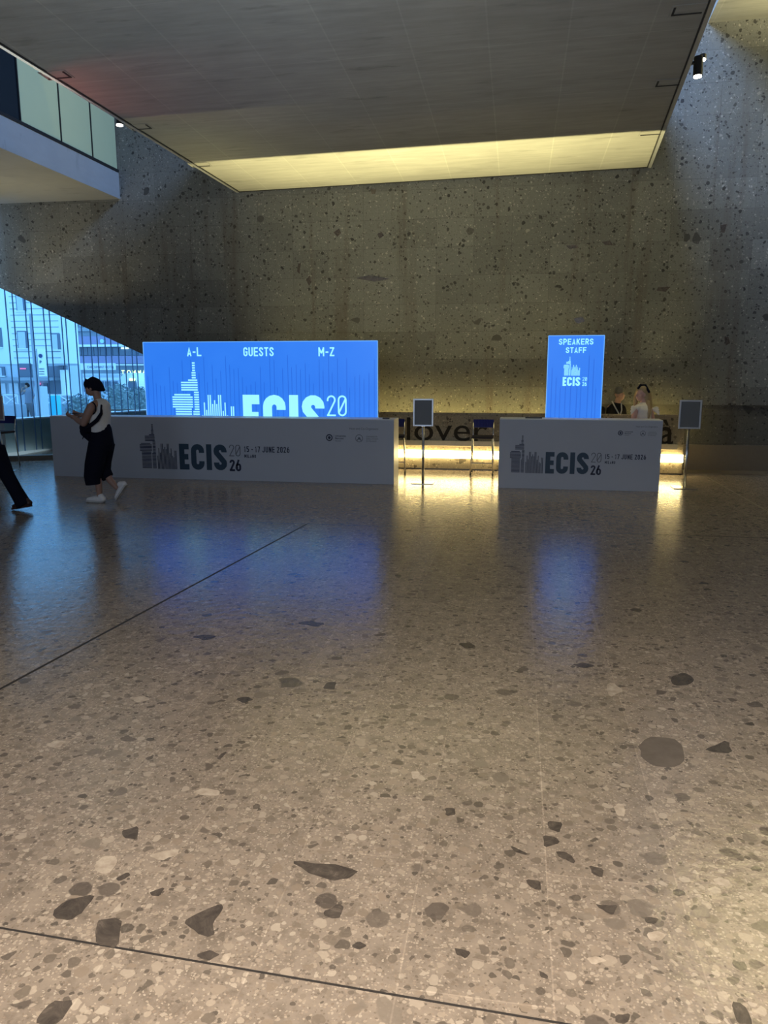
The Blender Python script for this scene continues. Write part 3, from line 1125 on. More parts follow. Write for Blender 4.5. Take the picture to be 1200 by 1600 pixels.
# ------------------------------------------------------------------ blue backlit screens
def lightbox(x0, x1, y0, ztop, label):
    t = thing('lightbox_screen', ((x0 + x1) / 2, y0 + .06, 0), label, 'illuminated sign', 'blue backlit event screens')
    m = MB()
    m.box(x0, x1, y0, y0 + .12, .06, ztop)
    fr = m.build('case', M['alu'], t)
    m = MB()
    m.box(x0 + .006, x1 - .006, y0 - .003, y0, .07, ztop - .006)
    # object coordinates of the print: keep world z by parenting to the base empty
    m.build('printed_face', M['screen'], t)
    m = MB()
    for a, b in (((x0, ztop), (x1, ztop)), ((x0, .07), (x0, ztop)), ((x1, .07), (x1, ztop))):
        m.obox((a[0], y0 - .004, a[1]), (b[0], y0 - .004, b[1]), .012, .008, up=(0, 1, 0))
    m.build('edge_trim', M['white_edge'], t)
    for xx in (x0 + .15, x1 - .15):
        m = MB()
        m.box(xx - .04, xx + .04, y0 - .12, y0 + .24, 0, .06)
        m.build('foot', M['alu'], t)
    return t


SY = 12.0
big = lightbox(-6.055, -2.16, SY, 2.14, 'wide blue backlit screen with A-L, GUESTS and M-Z headings behind the left counter')
sm = lightbox(.435, 1.24, 11.95, 2.195, 'narrow blue backlit screen reading SPEAKERS STAFF behind the right counter')


def centred(mb, text, cx, py_top, py_bot, Y, w, t, gap):
    top, bot = at(cx, py_top, Y - EPS * 3), at(cx, py_bot, Y - EPS * 3)
    h = top.z - bot.z
    W = text_width(text, w, t, gap) * h
    lettering(mb, text, Vector((bot.x - W / 2, Y - EPS * 3, bot.z)), XV, ZV, h, w, t, gap)


for txt, cx in (('A-L', 303.5), ('GUESTS', 404), ('M-Z', 510)):
    m = MB()
    centred(m, txt, cx, 542.5, 556.5, SY, .50 if txt == 'GUESTS' else .54, .155, .12)
    m.build('heading', M['letter'], big)
m = MB()
o = at(272.5, 682.8, SY - EPS * 3)
tp = at(309, 566, SY - EPS * 3)
H = tp.z - o.z
o.y = SY - EPS * 3
skyline(m, o, H)
m.build('skyline_mark', M['letter'], big)
m = MB()
e = Vector((at(380, 640, SY).x, SY - EPS * 3, o.z))
h = H * .575
wd = ecis(m, e, h)
m.build('event_name', M['letter'], big)
m = MB()
e2 = Vector((at(511, 640, SY).x, SY - EPS * 3, e.z))
hh = h * .47
lettering(m, '2Ø', e2 + ZV * (h - hh), XV, ZV, hh, .44, .08, .10)
m.build('year_top', M['letter'], big)
m = MB()
lettering(m, '26', e2 + ZV * .0, XV, ZV, hh, .46, .16, .08)
m.build('year_bottom', M['letter'], big)

for txt, y0_, y1_, w_ in (('SPEAKERS', 529.2, 538.5, .60), ('STAFF', 542.5, 551.5, .60)):
    m = MB()
    centred(m, txt, 900, y0_, y1_, 11.95, w_, .17, .14)
    m.build('heading', M['letter'], sm)
m = MB()
o = at(880, 587, 11.95 - EPS * 3)
tp = at(892, 557.5, 11.95 - EPS * 3)
H = tp.z - o.z
o.y = 11.95 - EPS * 3
skyline(m, o, H)
m.build('skyline_mark', M['letter'], sm)
m = MB()
e = at(878.8, 603, 11.95 - EPS * 3)
e.y = 11.95 - EPS * 3
h = at(880, 589, 11.95).z - e.z
wd = ecis(m, e, h)
m.build('event_name', M['letter'], sm)
m = MB()
hh = h * .44
lettering(m, '2Ø', e + XV * (wd + .02) + ZV * (h - hh), XV, ZV, hh, .5, .10, .12)
lettering(m, '26', e + XV * (wd + .02), XV, ZV, hh, .5, .14, .10)
m.build('year', M['letter'], sm)


# ------------------------------------------------------------------ sign stands
def sign_stand(x, y, label, poster, rz=0):
    t = thing('sign_stand', (x, y, 0), label, 'sign stand', 'floor sign stands with a framed panel', rz)
    m = MB()
    m.box(-.165, .165, -.11, .17, 0, .010)
    m.build('base_plate', M['chrome'], t, bevel=.003, keep=True)
    m = MB()
    m.tube([(0, 0, .01), (0, 0, .90)], .021, 16, caps='flat')
    m.build('pole', M['chrome'], t, smooth=True, keep=True)
    m = MB()
    m.box(-.03, .03, -.022, .022, .86, .93)
    m.build('clamp', M['chrome'], t, keep=True)
    W_, z0, z1, b = .152, .865, 1.275, .024
    fr = MB()
    fr.box(-W_, -W_ + b, -.040, -.022, z0, z1)
    fr.box(W_ - b, W_, -.040, -.022, z0, z1)
    fr.box(-W_ + b, W_ - b, -.040, -.022, z0, z0 + b)
    fr.box(-W_ + b, W_ - b, -.040, -.022, z1 - b, z1)
    fr.build('frame', M['alu'], t, bevel=.003, keep=True)
    m = MB()
    m.box(-W_ + b, W_ - b, -.034, -.024, z0 + b, z1 - b)
    m.build('panel', poster, t, keep=True)
    return t


sign_stand(-1.375, 11.52, 'silver sign stand with grey panel between the two white counters', M['poster'])
sign_stand(2.445, 11.66, 'silver sign stand with grey panel right of the shorter counter', M['poster'])
sign_stand(-8.57, 11.66, 'sign stand cut by the left picture edge, holding a pinkish panel', M['poster_t'])


# ------------------------------------------------------------------ bar chairs
def bar_chair(x, y, rz, label):
    t = thing('bar_chair', (x, y, 0), label, 'bar chair', 'navy bar chairs with chrome legs', rz)
    sx, sy, zs_, zb = .165, .16, .62, .885
    m = MB()
    m.box(-sx - .012, sx + .012, -sy, sy + .02, zs_ - .028, zs_ + .012)
    m.build('seat', M['seat'], t, bevel=.012, keep=True)
    m = MB()
    pts = []
    for i in range(9):
        a = -1 + i / 4
        pts.append((a * (sx + .005), sy + .05 + .035 * (1 - a * a), 0))
    for i in range(8):
        p, q = Vector(pts[i]), Vector(pts[i + 1])
        m.prism([p + Vector((0, 0, zb - .135)), q + Vector((0, 0, zb - .135)), q + Vector((0, 0, zb)), p + Vector((0, 0, zb))], (0, .022, 0))
    m.build('backrest', M['navy'], t, bevel=.006, keep=True)
    for a in (-1, 1):
        m = MB()
        m.tube([(a * (sx - .005), -sy + .01, zs_ - .02), (a * (sx + .015), -sy - .03, .02)], .011, 10, caps='flat')
        l = m.build('leg', M['chrome'], t, smooth=True, keep=True)
        m = MB()
        m.tube([(a * (sx + .015), -sy - .03, .0), (a * (sx + .015), -sy - .03, .035)], .015, 10, caps='flat')
        m.build('foot_cap', M['black'], l, keep=True)
        m = MB()
        m.tube([(a * (sx + .005), sy + .05, zb - .05), (a * (sx), sy + .01, zs_), (a * (sx + .015), sy + .05, .02)], .011, 10, caps='flat')
        l = m.build('leg', M['chrome'], t, smooth=True, keep=True)
        m = MB()
        m.tube([(a * (sx + .015), sy + .05, .0), (a * (sx + .015), sy + .05, .035)], .015, 10, caps='flat')
        m.build('foot_cap', M['black'], l, keep=True)
    m = MB()
    m.tube([(-sx - .01, -sy - .02, .20), (sx + .01, -sy - .02, .20)], .009, 8, caps='flat')
    m.build('footrest', M['chrome'], t, keep=True)
    return t


bar_chair(-.535, 12.72, math.radians(0), 'navy bar chair standing left of the shorter counter before the light strip')
bar_chair(-1.99, 12.62, math.radians(8), 'navy bar chair half hidden behind the right end of the long counter')
bar_chair(-9.02, 12.3, math.radians(-6), 'bar chair at the left picture edge behind the cut off sign stand')


# ------------------------------------------------------------------ people
SK = dict(
    skin_dark=plain('darker_skin', (0.34, 0.20, 0.15), 0.55, vary=.05), skin=plain('fair_skin', (0.60, 0.36, 0.29), 0.5, vary=.05),  # darker and fairer skin tones
    hair_dark=plain('dark_hair', (0.018, 0.012, 0.012), 0.5, scale=60, spec=0.08), hair_blond=plain('blond_hair', (0.42, 0.30, 0.15), 0.45, scale=70, vary=.3),
    hair_grey=plain('grey_hair', (0.10, 0.095, 0.09), 0.6, scale=70, vary=.3), white=plain('white_knit', (0.72, 0.70, 0.66), 0.8, vary=.04),
    blackc=plain('black_cloth', (0.008, 0.009, 0.018), 0.85, spec=0.08), cream=plain('cream_blouse', (0.85, 0.78, 0.66), 0.7, vary=.06),
    shoe=plain('white_leather', (0.72, 0.71, 0.70), 0.5), sole=plain('shoe_sole', (0.45, 0.44, 0.42), 0.7),
    suit=plain('black_suit', (0.010, 0.010, 0.013), 0.8, spec=0.08), lany=plain('grey_ribbon', (0.35, 0.35, 0.36), 0.7),
    brown=plain('brown_leather', (0.035, 0.014, 0.011), 0.45), tan=plain('tan_leather', (0.28, 0.20, 0.14), 0.5),
    tee=plain('grey_tshirt', (0.20, 0.20, 0.24), 0.8), trous=plain('grey_trousers', (0.13, 0.12, 0.13), 0.8), phone=plain('phone_case', (0.02, 0.02, 0.025), 0.3),
)


def head(m, c, f, s=1.0, tilt=0.0):
    """head with features; c = centre, f = unit facing direction (horizontal), s = scale (1 = 0.225 m tall)"""
    c, f = Vector(c), Vector(f).normalized()
    r = Vector((f.y, -f.x, 0))
    u = Vector((0, 0, 1))
    if tilt:
        R = Matrix.Rotation(tilt, 3, r)
        f, u = R @ f, R @ u
    q = lambda a, b, d: c + (f * a + r * b + u * d) * s

    def ell(a, b, d, ra, rb, rd, n=14, k=9):
        i0 = len(m.v)
        m.ball((0, 0, 0), (1, 1, 1), n, k)
        for j in range(i0, len(m.v)):
            v = m.v[j]
            m.v[j] = q(a + v.x * ra, b + v.y * rb, d + v.z * rd)
    ell(-.010, 0, .030, .096, .076, .082)       # skull
    ell(.020, 0, -.030, .070, .060, .082)       # face
    ell(.048, 0, -.082, .030, .032, .026)       # chin
    ell(.060, 0, .022, .030, .052, .016)        # brow
    m.tube([q(.084, 0, .008), q(.096, 0, -.016), q(.102, 0, -.030)], [.008 * s, .011 * s, .013 * s], 8)   # nose
    ell(.084, 0, -.058, .010, .024, .006)       # upper lip
    ell(.081, 0, -.070, .010, .021, .006)       # lower lip
    for sd_ in (-1, 1):
        ell(.066, sd_ * .030, .006, .014, .015, .009)      # eyelids
        ell(.050, sd_ * .042, -.030, .028, .022, .024)     # cheeks
        ell(-.004, sd_ * .076, -.012, .018, .010, .032)    # ears
    return q


def hand(m, w, d, n, s=1.0, curl=.5, thumb=1):
    """w = wrist, d = direction of the palm, n = direction the palm faces"""
    w, d, n = Vector(w), Vector(d).normalized(), Vector(n).normalized()
    n = (n - d * n.dot(d)).normalized()
    sd_ = d.cross(n)
    m.tube([w, w + d * .045 * s, w + d * .085 * s], [.024 * s, .034 * s, .036 * s], 12, squash=.45, axis=n)
    for i, ln in enumerate((.068, .078, .072, .056)):
        b = w + d * .085 * s + sd_ * (.0285 - .019 * i) * s
        pts, ang = [b - d * .01 * s], 0
        for sg in (.45, .32, .23):
            ang += curl * .9
            pts.append(pts[-1] + (d * math.cos(ang) + n * math.sin(ang)) * ln * sg * s * 1.1)
        m.tube(pts, [.0098 * s, .0092 * s, .0085 * s, .0075 * s], 8)
    b = w + d * .025 * s + sd_ * .026 * s * thumb
    m.tube([b, b + (d * .5 + sd_ * .7 * thumb + n * .35) * .04 * s, b + (d * .9 + sd_ * .75 * thumb + n * .75) * .062 * s], [.0135 * s, .012 * s, .009 * s], 8)


def shoe(m, heel, toe, up=(0, 0, 1), w=.046):
    heel, toe, up = Vector(heel), Vector(toe), Vector(up).normalized()
    d = toe - heel
    ax = d.cross(up).normalized()
    m.tube([heel + up * .045 + d * .05, heel + up * .042 + d * .3, heel + up * .036 + d * .6, heel + up * .028 + d * .88], [w * .86, w * .86, w * .82, w * .62], 14, squash=1.0, axis=ax)
    m.tube([heel + up * .062 + d * .12, heel + up * .085 + d * .18], [w * .85, w * .8], 12, axis=ax)


def sole(m, heel, toe, up=(0, 0, 1), w=.046):
    heel, toe, up = Vector(heel), Vector(toe), Vector(up).normalized()
    d = toe - heel
    ax = d.cross(up).normalized()
    out = []
    for t, k_ in ((-.03, .5), (.04, .85), (.25, .85), (.55, .95), (.82, .95), (.98, .6), (1.02, .3)):
        out.append(heel + d * t + ax * w * k_)
    for t, k_ in ((1.02, -.3), (.98, -.6), (.82, -.95), (.55, -.95), (.25, -.85), (.04, -.85), (-.03, -.5)):
        out.append(heel + d * t + ax * w * k_)
    m.prism(out, up * .022)


# --- woman walking left with a phone
PY = 9.15


def P(x, y, dy=0.0):
    v = at(x, y, PY)
    return Vector((v.x, PY + dy, v.z))


wo = thing('person', (P(158, 785).x, PY, 0), 'woman with dark headwrap, white sleeveless top and black culottes walking left past the long counter', 'person')
b = MB()
hq = head(b, P(145.5, 606), (-1, -.05, 0), .98, .22)
b.tube([P(150, 612), P(153, 624), P(156, 634)], [.050, .052, .062], 14)
b.tube([P(156, 632, -.13), P(155, 630, 0), P(156, 632, .13)], [.052, .07, .052], 14)
b.tube([P(156, 637), P(154, 652), P(156, 672), P(158, 690)], [.105, .115, .11, .125], 18, squash=1.25)
# near (left) arm, bent with the forearm forward
b.tube([P(154, 635, -.17), P(150, 646, -.20), P(144, 660, -.20)], [.058, .054, .043], 12)
b.tube([P(144, 660, -.20), P(134, 656, -.17), P(123, 650, -.13)], [.042, .036, .026], 12)
hand(b, P(123, 650, -.13), (-1, .1, .28), (.1, .8, .5), .92, .55, 1)
# far arm
b.tube([P(154, 634, .17), P(149, 647, .19), P(142, 659, .18)], [.05, .046, .04], 12)
b.tube([P(142, 659, .18), P(134, 654, .12), P(126, 648, .03)], [.04, .034, .026], 12)
hand(b, P(127, 649, .03), (-1, -.25, .25), (.0, -.8, .5), .9, .5, -1)
# legs: front leg carries the weight, rear leg pushes off
HIPZ = P(158, 695).z
b.tube([P(156, 695, -.08), P(152, 728, -.07), P(158, 757, -.06), P(159.5, 775, -.06)], [.085, .062, .045, .033], 14)
b.tube([P(160, 695, .08), P(156, 728, .07), P(168, 752, .07), P(178, 763, .07)], [.085, .06, .045, .033], 14)
b.build('body', SK['skin_dark'], wo, voxel=.0075)
m = MB()   # headwrap running to a point at the back of the head
m.tube([P(139, 600.5), P(144, 600), P(150, 602), P(156, 605), P(162, 609)], [.068, .098, .092, .064, .022], 16, squash=.95)
m.tube([P(136, 596), P(134, 592.5)], [.022, .012], 8)
m.build('headwrap', SK['blackc'], wo, voxel=.008)
m = MB()
m.tube([P(152, 631, -.10), P(156, 629, 0), P(152, 631, .10)], [.042, .056, .042], 12)
m.tube([P(157, 637), P(155, 650), P(156, 662), P(158, 672)], [.122, .134, .122, .122], 20, squash=1.28)
m.build('tank_top', SK['white'], wo, voxel=.008)
m = MB()   # dark binding of the armhole
pts = [P(155 + 8.5 * math.sin(t) * .75, 637 + 9 * math.cos(t), -.168 - .012 * math.sin(t)) for t in [i * math.pi / 10 for i in range(0, 11)]]
m.tube(pts, .008, 8)
m.build('armhole_trim', SK['blackc'], wo)
m = MB()   # culottes
m.tube([P(158, 670), P(158, 682), P(159, 694)], [.128, .142, .150], 20, squash=1.12)
m.tube([P(158, 692, -.06), P(152, 725, -.07), P(149, 744, -.07), P(151, 756, -.07)], [.130, .125, .112, .104], 18, caps='flat', squash=.85)
m.tube([P(160, 692, .07), P(155, 722, .08), P(157, 738, .08), P(164, 748, .08)], [.130, .118, .100, .082], 18, caps='flat', squash=.85)
m.build('culottes', SK['blackc'], wo, voxel=.009)
m = MB()
m.tube([P(165, 633, -.10), P(167, 645, -.135), P(163, 655, -.175), P(154, 663, -.195), P(144, 667, -.17), P(136, 668, -.10)], [.011] * 6, 8, squash=2.2, axis=(0, 0, 1))
m.build('bag_strap', SK['blackc'], wo)
m = MB()   # belt bag at the belly
m.tube([P(147, 668, -.10), P(137, 668, -.04), P(132, 670, .05)], [.06, .085, .06], 14)
m.tube([P(136, 674, -.03), P(143, 684, -.02)], [.075, .055], 14)
m.tube([P(132, 682, -.02), P(130, 686, -.02)], [.012, .008], 8)
m.build('belt_bag', SK['blackc'], wo, voxel=.01)
m = MB()
q = P(119, 645.5, -.06)
m.box(q.x - .045, q.x + .06, q.y - .012, q.y + .055, q.z - .008, q.z + .002)
m.build('phone', SK['phone'], None, bevel=.002)
bpy.data.objects['phone'].location = (0, 0, 0)
tag(bpy.data.objects['phone'], 'dark phone held in front of the walking woman', 'phone')
h0, t0 = P(166, 784, -.06), P(140, 785, -.06)
h0.z = t0.z = .004
m = MB()
shoe(m, h0, t0, w=.05)
s1_ = m.build('shoe', SK['shoe'], wo, voxel=.006)
m = MB()
sole(m, h0, t0, w=.052)
m.build('sole', SK['sole'], s1_)
t1, h1 = P(179, 783, .07), P(194, 760, .07)
m = MB()
upv = Vector((-.8, 0, .55))
d_ = (t1 - h1).normalized()
upv = (upv - d_ * upv.dot(d_)).normalized()
shoe(m, h1, t1, upv, w=.048)
s2_ = m.build('shoe', SK['shoe'], wo, voxel=.006)
m = MB()
sole(m, h1, t1, upv, w=.050)
m.build('sole', SK['sole'], s2_)

# --- man cut by the left edge, striding left
MY = 8.3


def Q(x, y, dy=0.0):
    v = at(x, y, MY)
    return Vector((v.x, MY + dy, v.z))


mn = thing('person', (Q(-12, 805).x, MY, 0), 'person in black trousers and brown shoes striding out of the left picture edge', 'person')
b = MB()
head(b, Q(-42, 578), (-1, 0, 0), 1.0)
b.tube([Q(-38, 592), Q(-34, 612)], [.055, .06], 12)
b.tube([Q(-34, 614, -.17), Q(-34, 610, 0), Q(-34, 614, .17)], [.06, .08, .06], 12)
b.tube([Q(-34, 620), Q(-32, 650), Q(-26, 688)], [.13, .125, .12], 16, squash=1.3)
for sgn in (-1, 1):
    b.tube([Q(-34, 616, sgn * .2), Q(-38, 648, sgn * .24), Q(-40 + sgn * 6, 680, sgn * .22)], [.055, .045, .03], 10)
    hand(b, Q(-40 + sgn * 6, 680, sgn * .22), (0, 0, -1), (-.2, -sgn, 0), 1.0, .3, sgn)
b.tube([Q(-16, 698, .09), Q(2, 742, .09), Q(24, 786, .09)], [.09, .06, .04], 12)
b.tube([Q(-30, 698, -.09), Q(-38, 745, -.09), Q(-12, 792, -.09)], [.09, .06, .04], 12)
b.build('body', SK['skin_dark'], mn, voxel=.010)
m = MB()
m.tube([Q(-34, 616), Q(-32, 650), Q(-26, 690)], [.145, .14, .135], 16, squash=1.35)
for sgn in (-1, 1):
    m.tube([Q(-34, 617, sgn * .2), Q(-38, 648, sgn * .24), Q(-40 + sgn * 6, 672, sgn * .22)], [.068, .056, .045], 12)
m.build('jacket', SK['suit'], mn, voxel=.012)
m = MB()
m.tube([Q(-22, 686), Q(-20, 700)], [.14, .15], 16, squash=1.2)
m.tube([Q(-14, 700, .07), Q(-6, 722, .09), Q(4, 745, .09), Q(17, 768, .09), Q(31, 792, .09)], [.115, .098, .086, .082, .092], 16, caps='flat')
m.tube([Q(-26, 700, -.07), Q(-36, 722, -.09), Q(-40, 745, -.09), Q(-24, 776, -.09)], [.115, .098, .078, .07], 16)
m.build('trousers', SK['blackc'], mn, voxel=.010)
t1, h1 = Q(13, 806, .09), Q(41, 793, .09)
t1.z = max(t1.z, .012)
upv = Vector((-.25, 0, 1))
d_ = (t1 - h1).normalized()
upv = (upv - d_ * upv.dot(d_)).normalized()
m = MB()
shoe(m, h1, t1, upv, w=.048)
s1_ = m.build('shoe', SK['brown'], mn, voxel=.007)
m = MB()
sole(m, h1 - upv * .004, t1 - upv * .004, upv, w=.05)
m.build('sole', SK['brown'], s1_)
h0, t0 = Q(10, 812, -.12), Q(-26, 812, -.12)
h0.z = t0.z = .004
m = MB()
shoe(m, h0, t0, w=.05)
m.build('shoe', SK['tan'], mn, voxel=.007)
m = MB()
m.tube([Q(-24, 776, -.09), Q(2, 796, -.11)], [.06, .045], 12)
m.build('sock', SK['tan'], mn)

# --- blonde woman behind the right counter
BY = 12.45


def B(x, y, dy=0.0):
    v = at(x, y, BY)
    return Vector((v.x, BY + dy, v.z))


bw = thing('person', (B(1004, 730).x, BY, 0), 'woman with long blond hair, black headband and cream frilled blouse behind the shorter counter', 'person')
b = MB()
head(b, B(1002.5, 616), (-.86, -.5, 0), .95, .0)
b.tube([B(1005, 622), B(1006, 634)], [.046, .055], 12)
b.tube([B(995, 638, -.06), B(1005, 636, 0), B(1015, 638, .05)], [.05, .065, .05], 12)
b.tube([B(1005, 642), B(1005, 665), B(1005, 700)], [.105, .10, .115], 16, squash=1.1)
b.tube([B(992, 640, -.07), B(989, 652, -.08), B(986, 664, -.07)], [.045, .042, .036], 12)
b.tube([B(986, 664, -.07), B(992, 672, -.18)], [.036, .026], 12)
hand(b, B(992, 672, -.18), (.2, -1, -.05), (0, 0, -1), .9, .25, 1)
b.tube([B(1017, 640, .06), B(1020, 655, .06), B(1021, 668, .0)], [.045, .042, .034], 12)
b.tube([B(1021, 668, 0), B(1014, 673, -.14)], [.034, .026], 12)
hand(b, B(1014, 673, -.14), (-.3, -1, -.05), (0, 0, -1), .9, .25, -1)
for dx in (-5, 5):
    z_ = .05
    b.tube([B(1005 + dx, 690), B(1005 + dx, 720), B(1005 + dx, 742)], [.08, .055, .04], 12)
    q = B(1005 + dx, 742)
    b.tube([Vector((q.x, q.y, .05)), Vector((q.x - .02, q.y - .14, .035))], [.04, .03], 10)
b.build('body', SK['skin'], bw, voxel=.0075)
m = MB()
m.tube([B(1004, 610, .02), B(1009, 616, .03), B(1012, 632, .03), B(1013, 648, .02), B(1011, 656, .0)], [.092, .088, .072, .055, .025], 16)
m.tube([B(1007, 607.5, -.01), B(998, 609.5, .0), B(995, 618, .06), B(993, 634, .05)], [.055, .048, .036, .03], 12)
m.tube([B(1012, 630, -.06), B(1012, 645, -.10), B(1011, 654, -.11)], [.04, .035, .018], 10)
m.build('hair', SK['hair_blond'], bw, voxel=.008)
m = MB()
a0, a1, a2, a3 = B(996.5, 606.5, -.05), B(1000.5, 601.8, -.02), B(1008, 602.0, -.02), B(1013, 612, -.07)
m.tube([a0, a1, a2, a3], [.016, .02, .02, .018], 10)
m.build('headband', SK['blackc'], bw)
m = MB()
m.tube([B(1005, 640), B(1005, 655), B(1005, 672)], [.122, .118, .115], 18, squash=1.1)
m.tube([B(996, 637, -.06), B(1012, 637, .03)], [.06, .06], 12)
m.build('blouse', SK['cream'], bw, voxel=.008)
for (x_, y_, dy) in ((989, 638, -.09), (1018.5, 640, .04)):   # frilled cap sleeves
    m = MB()
    for i in range(9):
        a_ = i / 8 * math.pi * 1.1 - .2
        m.tube([B(x_ + 3, y_ - 1, dy), B(x_ + 3 - 8.0 * math.cos(a_ * .6) * (1 if x_ < 1000 else -1), y_ + 6 - 10 * math.sin(a_), dy - .06 + .012 * i)], [.022, .013 + .004 * (i % 2)], 8)
    m.build('frilled_sleeve', SK['cream'], bw, voxel=.008)
m = MB()
m.tube([B(1005, 672), B(1005, 700), B(1005, 722)], [.12, .14, .15], 18, squash=1.1)
m.build('skirt', SK['blackc'], bw, voxel=.012)

# --- man behind the stone desk
GY = 13.47


def G(x, y, dy=0.0):
    v = at(x, y, GY)
    return Vector((v.x, GY + dy, v.z))


gm = thing('person', (G(964, 730).x, GY, 0), 'grey-haired man in black jacket with pale lanyard behind the stone desk', 'person')
b = MB()
head(b, G(968.5, 617), (.5, -.86, 0), .92, .35)
b.tube([G(967, 622), G(964, 632)], [.05, .055], 12)
b.tube([G(953, 637, 0), G(963, 634, 0), G(972, 638, 0)], [.05, .06, .05], 12)
b.tube([G(963, 640), G(963, 665), G(963, 700)], [.10, .10, .10], 14)
for sx in (-1, 1):
    b.tube([G(963 + sx * 11, 640), G(963 + sx * 13, 655), G(963 + sx * 12, 672, -.05)], [.042, .038, .03], 12)
    hand(b, G(963 + sx * 12, 672, -.05), (-sx * .3, -.3, -1), (0, -1, 0), .95, .5, sx)
    b.tube([G(963 + sx * 5, 690), G(963 + sx * 5, 715), G(963 + sx * 5, 736)], [.075, .055, .04], 12)
    q = G(963 + sx * 5, 736)
    b.tube([Vector((q.x, q.y + .02, .045)), Vector((q.x, q.y - .16, .035))], [.038, .032], 10)
b.build('body', SK['skin_dark'], gm, voxel=.008)
m = MB()
m.tube([G(967.5, 611.5, .035), G(968, 611, -.01)], [.082, .075], 14)
m.tube([G(966.5, 615, .05), G(966, 620, .05)], [.07, .05], 12)
m.build('hair', SK['hair_grey'], gm, voxel=.008)
m = MB()
m.tube([G(963, 639), G(963, 655), G(963, 690)], [.118, .115, .115], 18, squash=.95)
m.tube([G(954, 638, 0), G(964, 633, .01), G(972, 638, 0)], [.062, .066, .060], 12)
for sx in (-1, 1):
    m.tube([G(963 + sx * 10, 640), G(963 + sx * 12.5, 655), G(963 + sx * 12, 669, -.04)], [.058, .052, .042], 12)
m.build('jacket', SK['suit'], gm, voxel=.008)
m = MB()
m.tube([G(956, 627, -.04), G(960, 636, -.118), G(965, 645, -.13), G(966, 652, -.13)], [.011] * 4, 8, squash=.4)
m.tube([G(970, 630, -.07), G(970, 640, -.12), G(967, 650, -.13)], [.010] * 3, 8, squash=.4)
m.build('lanyard', SK['lany'], gm)
m = MB()
m.tube([G(963, 688), G(963, 700)], [.118, .12], 14)
for sx in (-1, 1):
    m.tube([G(963 + sx * 5, 696), G(963 + sx * 5, 715), G(963 + sx * 5, 733)], [.09, .075, .065], 12)
m.build('trousers', SK['suit'], gm, voxel=.012)

# dark rucksack on the rear cap left of the man, white vessel on the ledge
m = MB()
q0, q1 = at(936, 646, 13.42), at(949, 635, 13.42)
m.box(q0.x - .03, q1.x - .03, 13.36, 13.56, 0, q1.z)
o = m.build('rucksack', SK['suit'], None, bevel=.05, base=((q0.x + q1.x) / 2, 13.42, 0))
tag(o, 'dark bag top showing between the narrow blue screen and the grey-haired man', 'bag')
m = MB()
c = at(1026.5, 681, 13.05)
m.tube([(c.x, 13.115, .507), (c.x, 13.115, .53), (c.x, 13.115, .60), (c.x, 13.115, .68), (c.x, 13.115, .73)], [.03, .075, .088, .075, .04], 20, caps='flat', squash=.28)
o = m.build('white_vessel', SK['cream'], None, smooth=True, base=(c.x, 13.115, .507))
tag(o, 'white rounded vessel on the desk ledge beside the big letter a', 'vessel')
# small things on the counter tops
m = MB()
q = at(836, 652.5, 11.45)
m.box(q.x - .14, q.x + .10, 11.40, 11.56, 1.005, 1.022)
o = m.build('tablet', SK['phone'], None, bevel=.003, base=(q.x, 11.48, 1.005))
tag(o, 'dark flat tablet lying on the shorter counter left of the blue screen', 'tablet')
m = MB()
q = at(604, 654, 11.5)
m.box(q.x - .05, q.x + .05, 11.42, 11.54, .972, .990)
o = m.build('notepad', SK['phone'], None, bevel=.002, base=(q.x, 11.48, .972))
tag(o, 'small dark notepad at the right end of the long counter', 'notepad')

# ================================================================== STREET OUTSIDE
GZ = -.6
ext = dict(
    pave=plain('pale_paving', (0.62, 0.64, 0.66), .8, vary=.06, scale=2), plaster=plain('pale_plaster', (0.80, 0.84, 0.86), .8, vary=.03, scale=2),
    dark=plain('dark_glazing', (0.12, 0.15, 0.20), .2), frame=plain('white_frame', (0.9, 0.92, 0.94), .6), violet=plain('violet_spandrel', (0.30, 0.27, 0.42), .6, vary=.08, scale=8),
    shade=plain('roller_blind', (0.55, 0.6, 0.66), .7), mid=plain('mid_grey', (0.30, 0.34, 0.38), .6), bush=plain('grey_green_leaves', (0.20, 0.26, 0.26), .8, vary=.5, scale=14),
    red=emit('red_neon', (1.0, .12, .2), 3.0), yellow=emit('yellow_sign', (1.0, .72, .15), 6.0), cyan=plain('cyan_plastic', (0.05, 0.6, 0.75), .5),
    ink=plain('sign_ink', (0.02, 0.05, 0.16), .6), lampw=emit('ceiling_lamp_glow', (1.0, .8, .55), 4.0), teal=plain('pale_green_kiosk', (0.55, 0.8, 0.72), .6),
)
m = MB()
m.box(-80, 10, 14.8, 90, GZ - .2, GZ)
struct(m.build('ground_street', ext['pave']))
# outdoor retaining wall right behind the glass
m = MB()
o_ = -nrm * .12
m.prism([fpt(-1.2, GZ) + o_, fpt(5.6, GZ) + o_, fpt(5.6, .68) + o_, fpt(-1.2, .68) + o_], -nrm * .25)
struct(m.build('wall_retaining', M['plinth']))
m = MB()
m.prism([fpt(-1.2, .68) + o_, fpt(5.6, .68) + o_, fpt(5.6, .71) + o_, fpt(-1.2, .71) + o_], -nrm * .3)
struct(m.build('trim_9', ext['frame']))


def zc(y, Y, x=60):
    return at(x, y, Y).z


def xc(x, Y, y=560):
    return at(x, y, Y).x


def ebox(x0, x1, y0, y1, Y, dep, mb=None):
    mb = mb or MB()
    xm, ym = (x0 + x1) / 2, (y0 + y1) / 2
    return mb.box(xc(x0, Y, ym), xc(x1, Y, ym), Y, Y + dep, zc(y1, Y, xm), zc(y0, Y, xm))


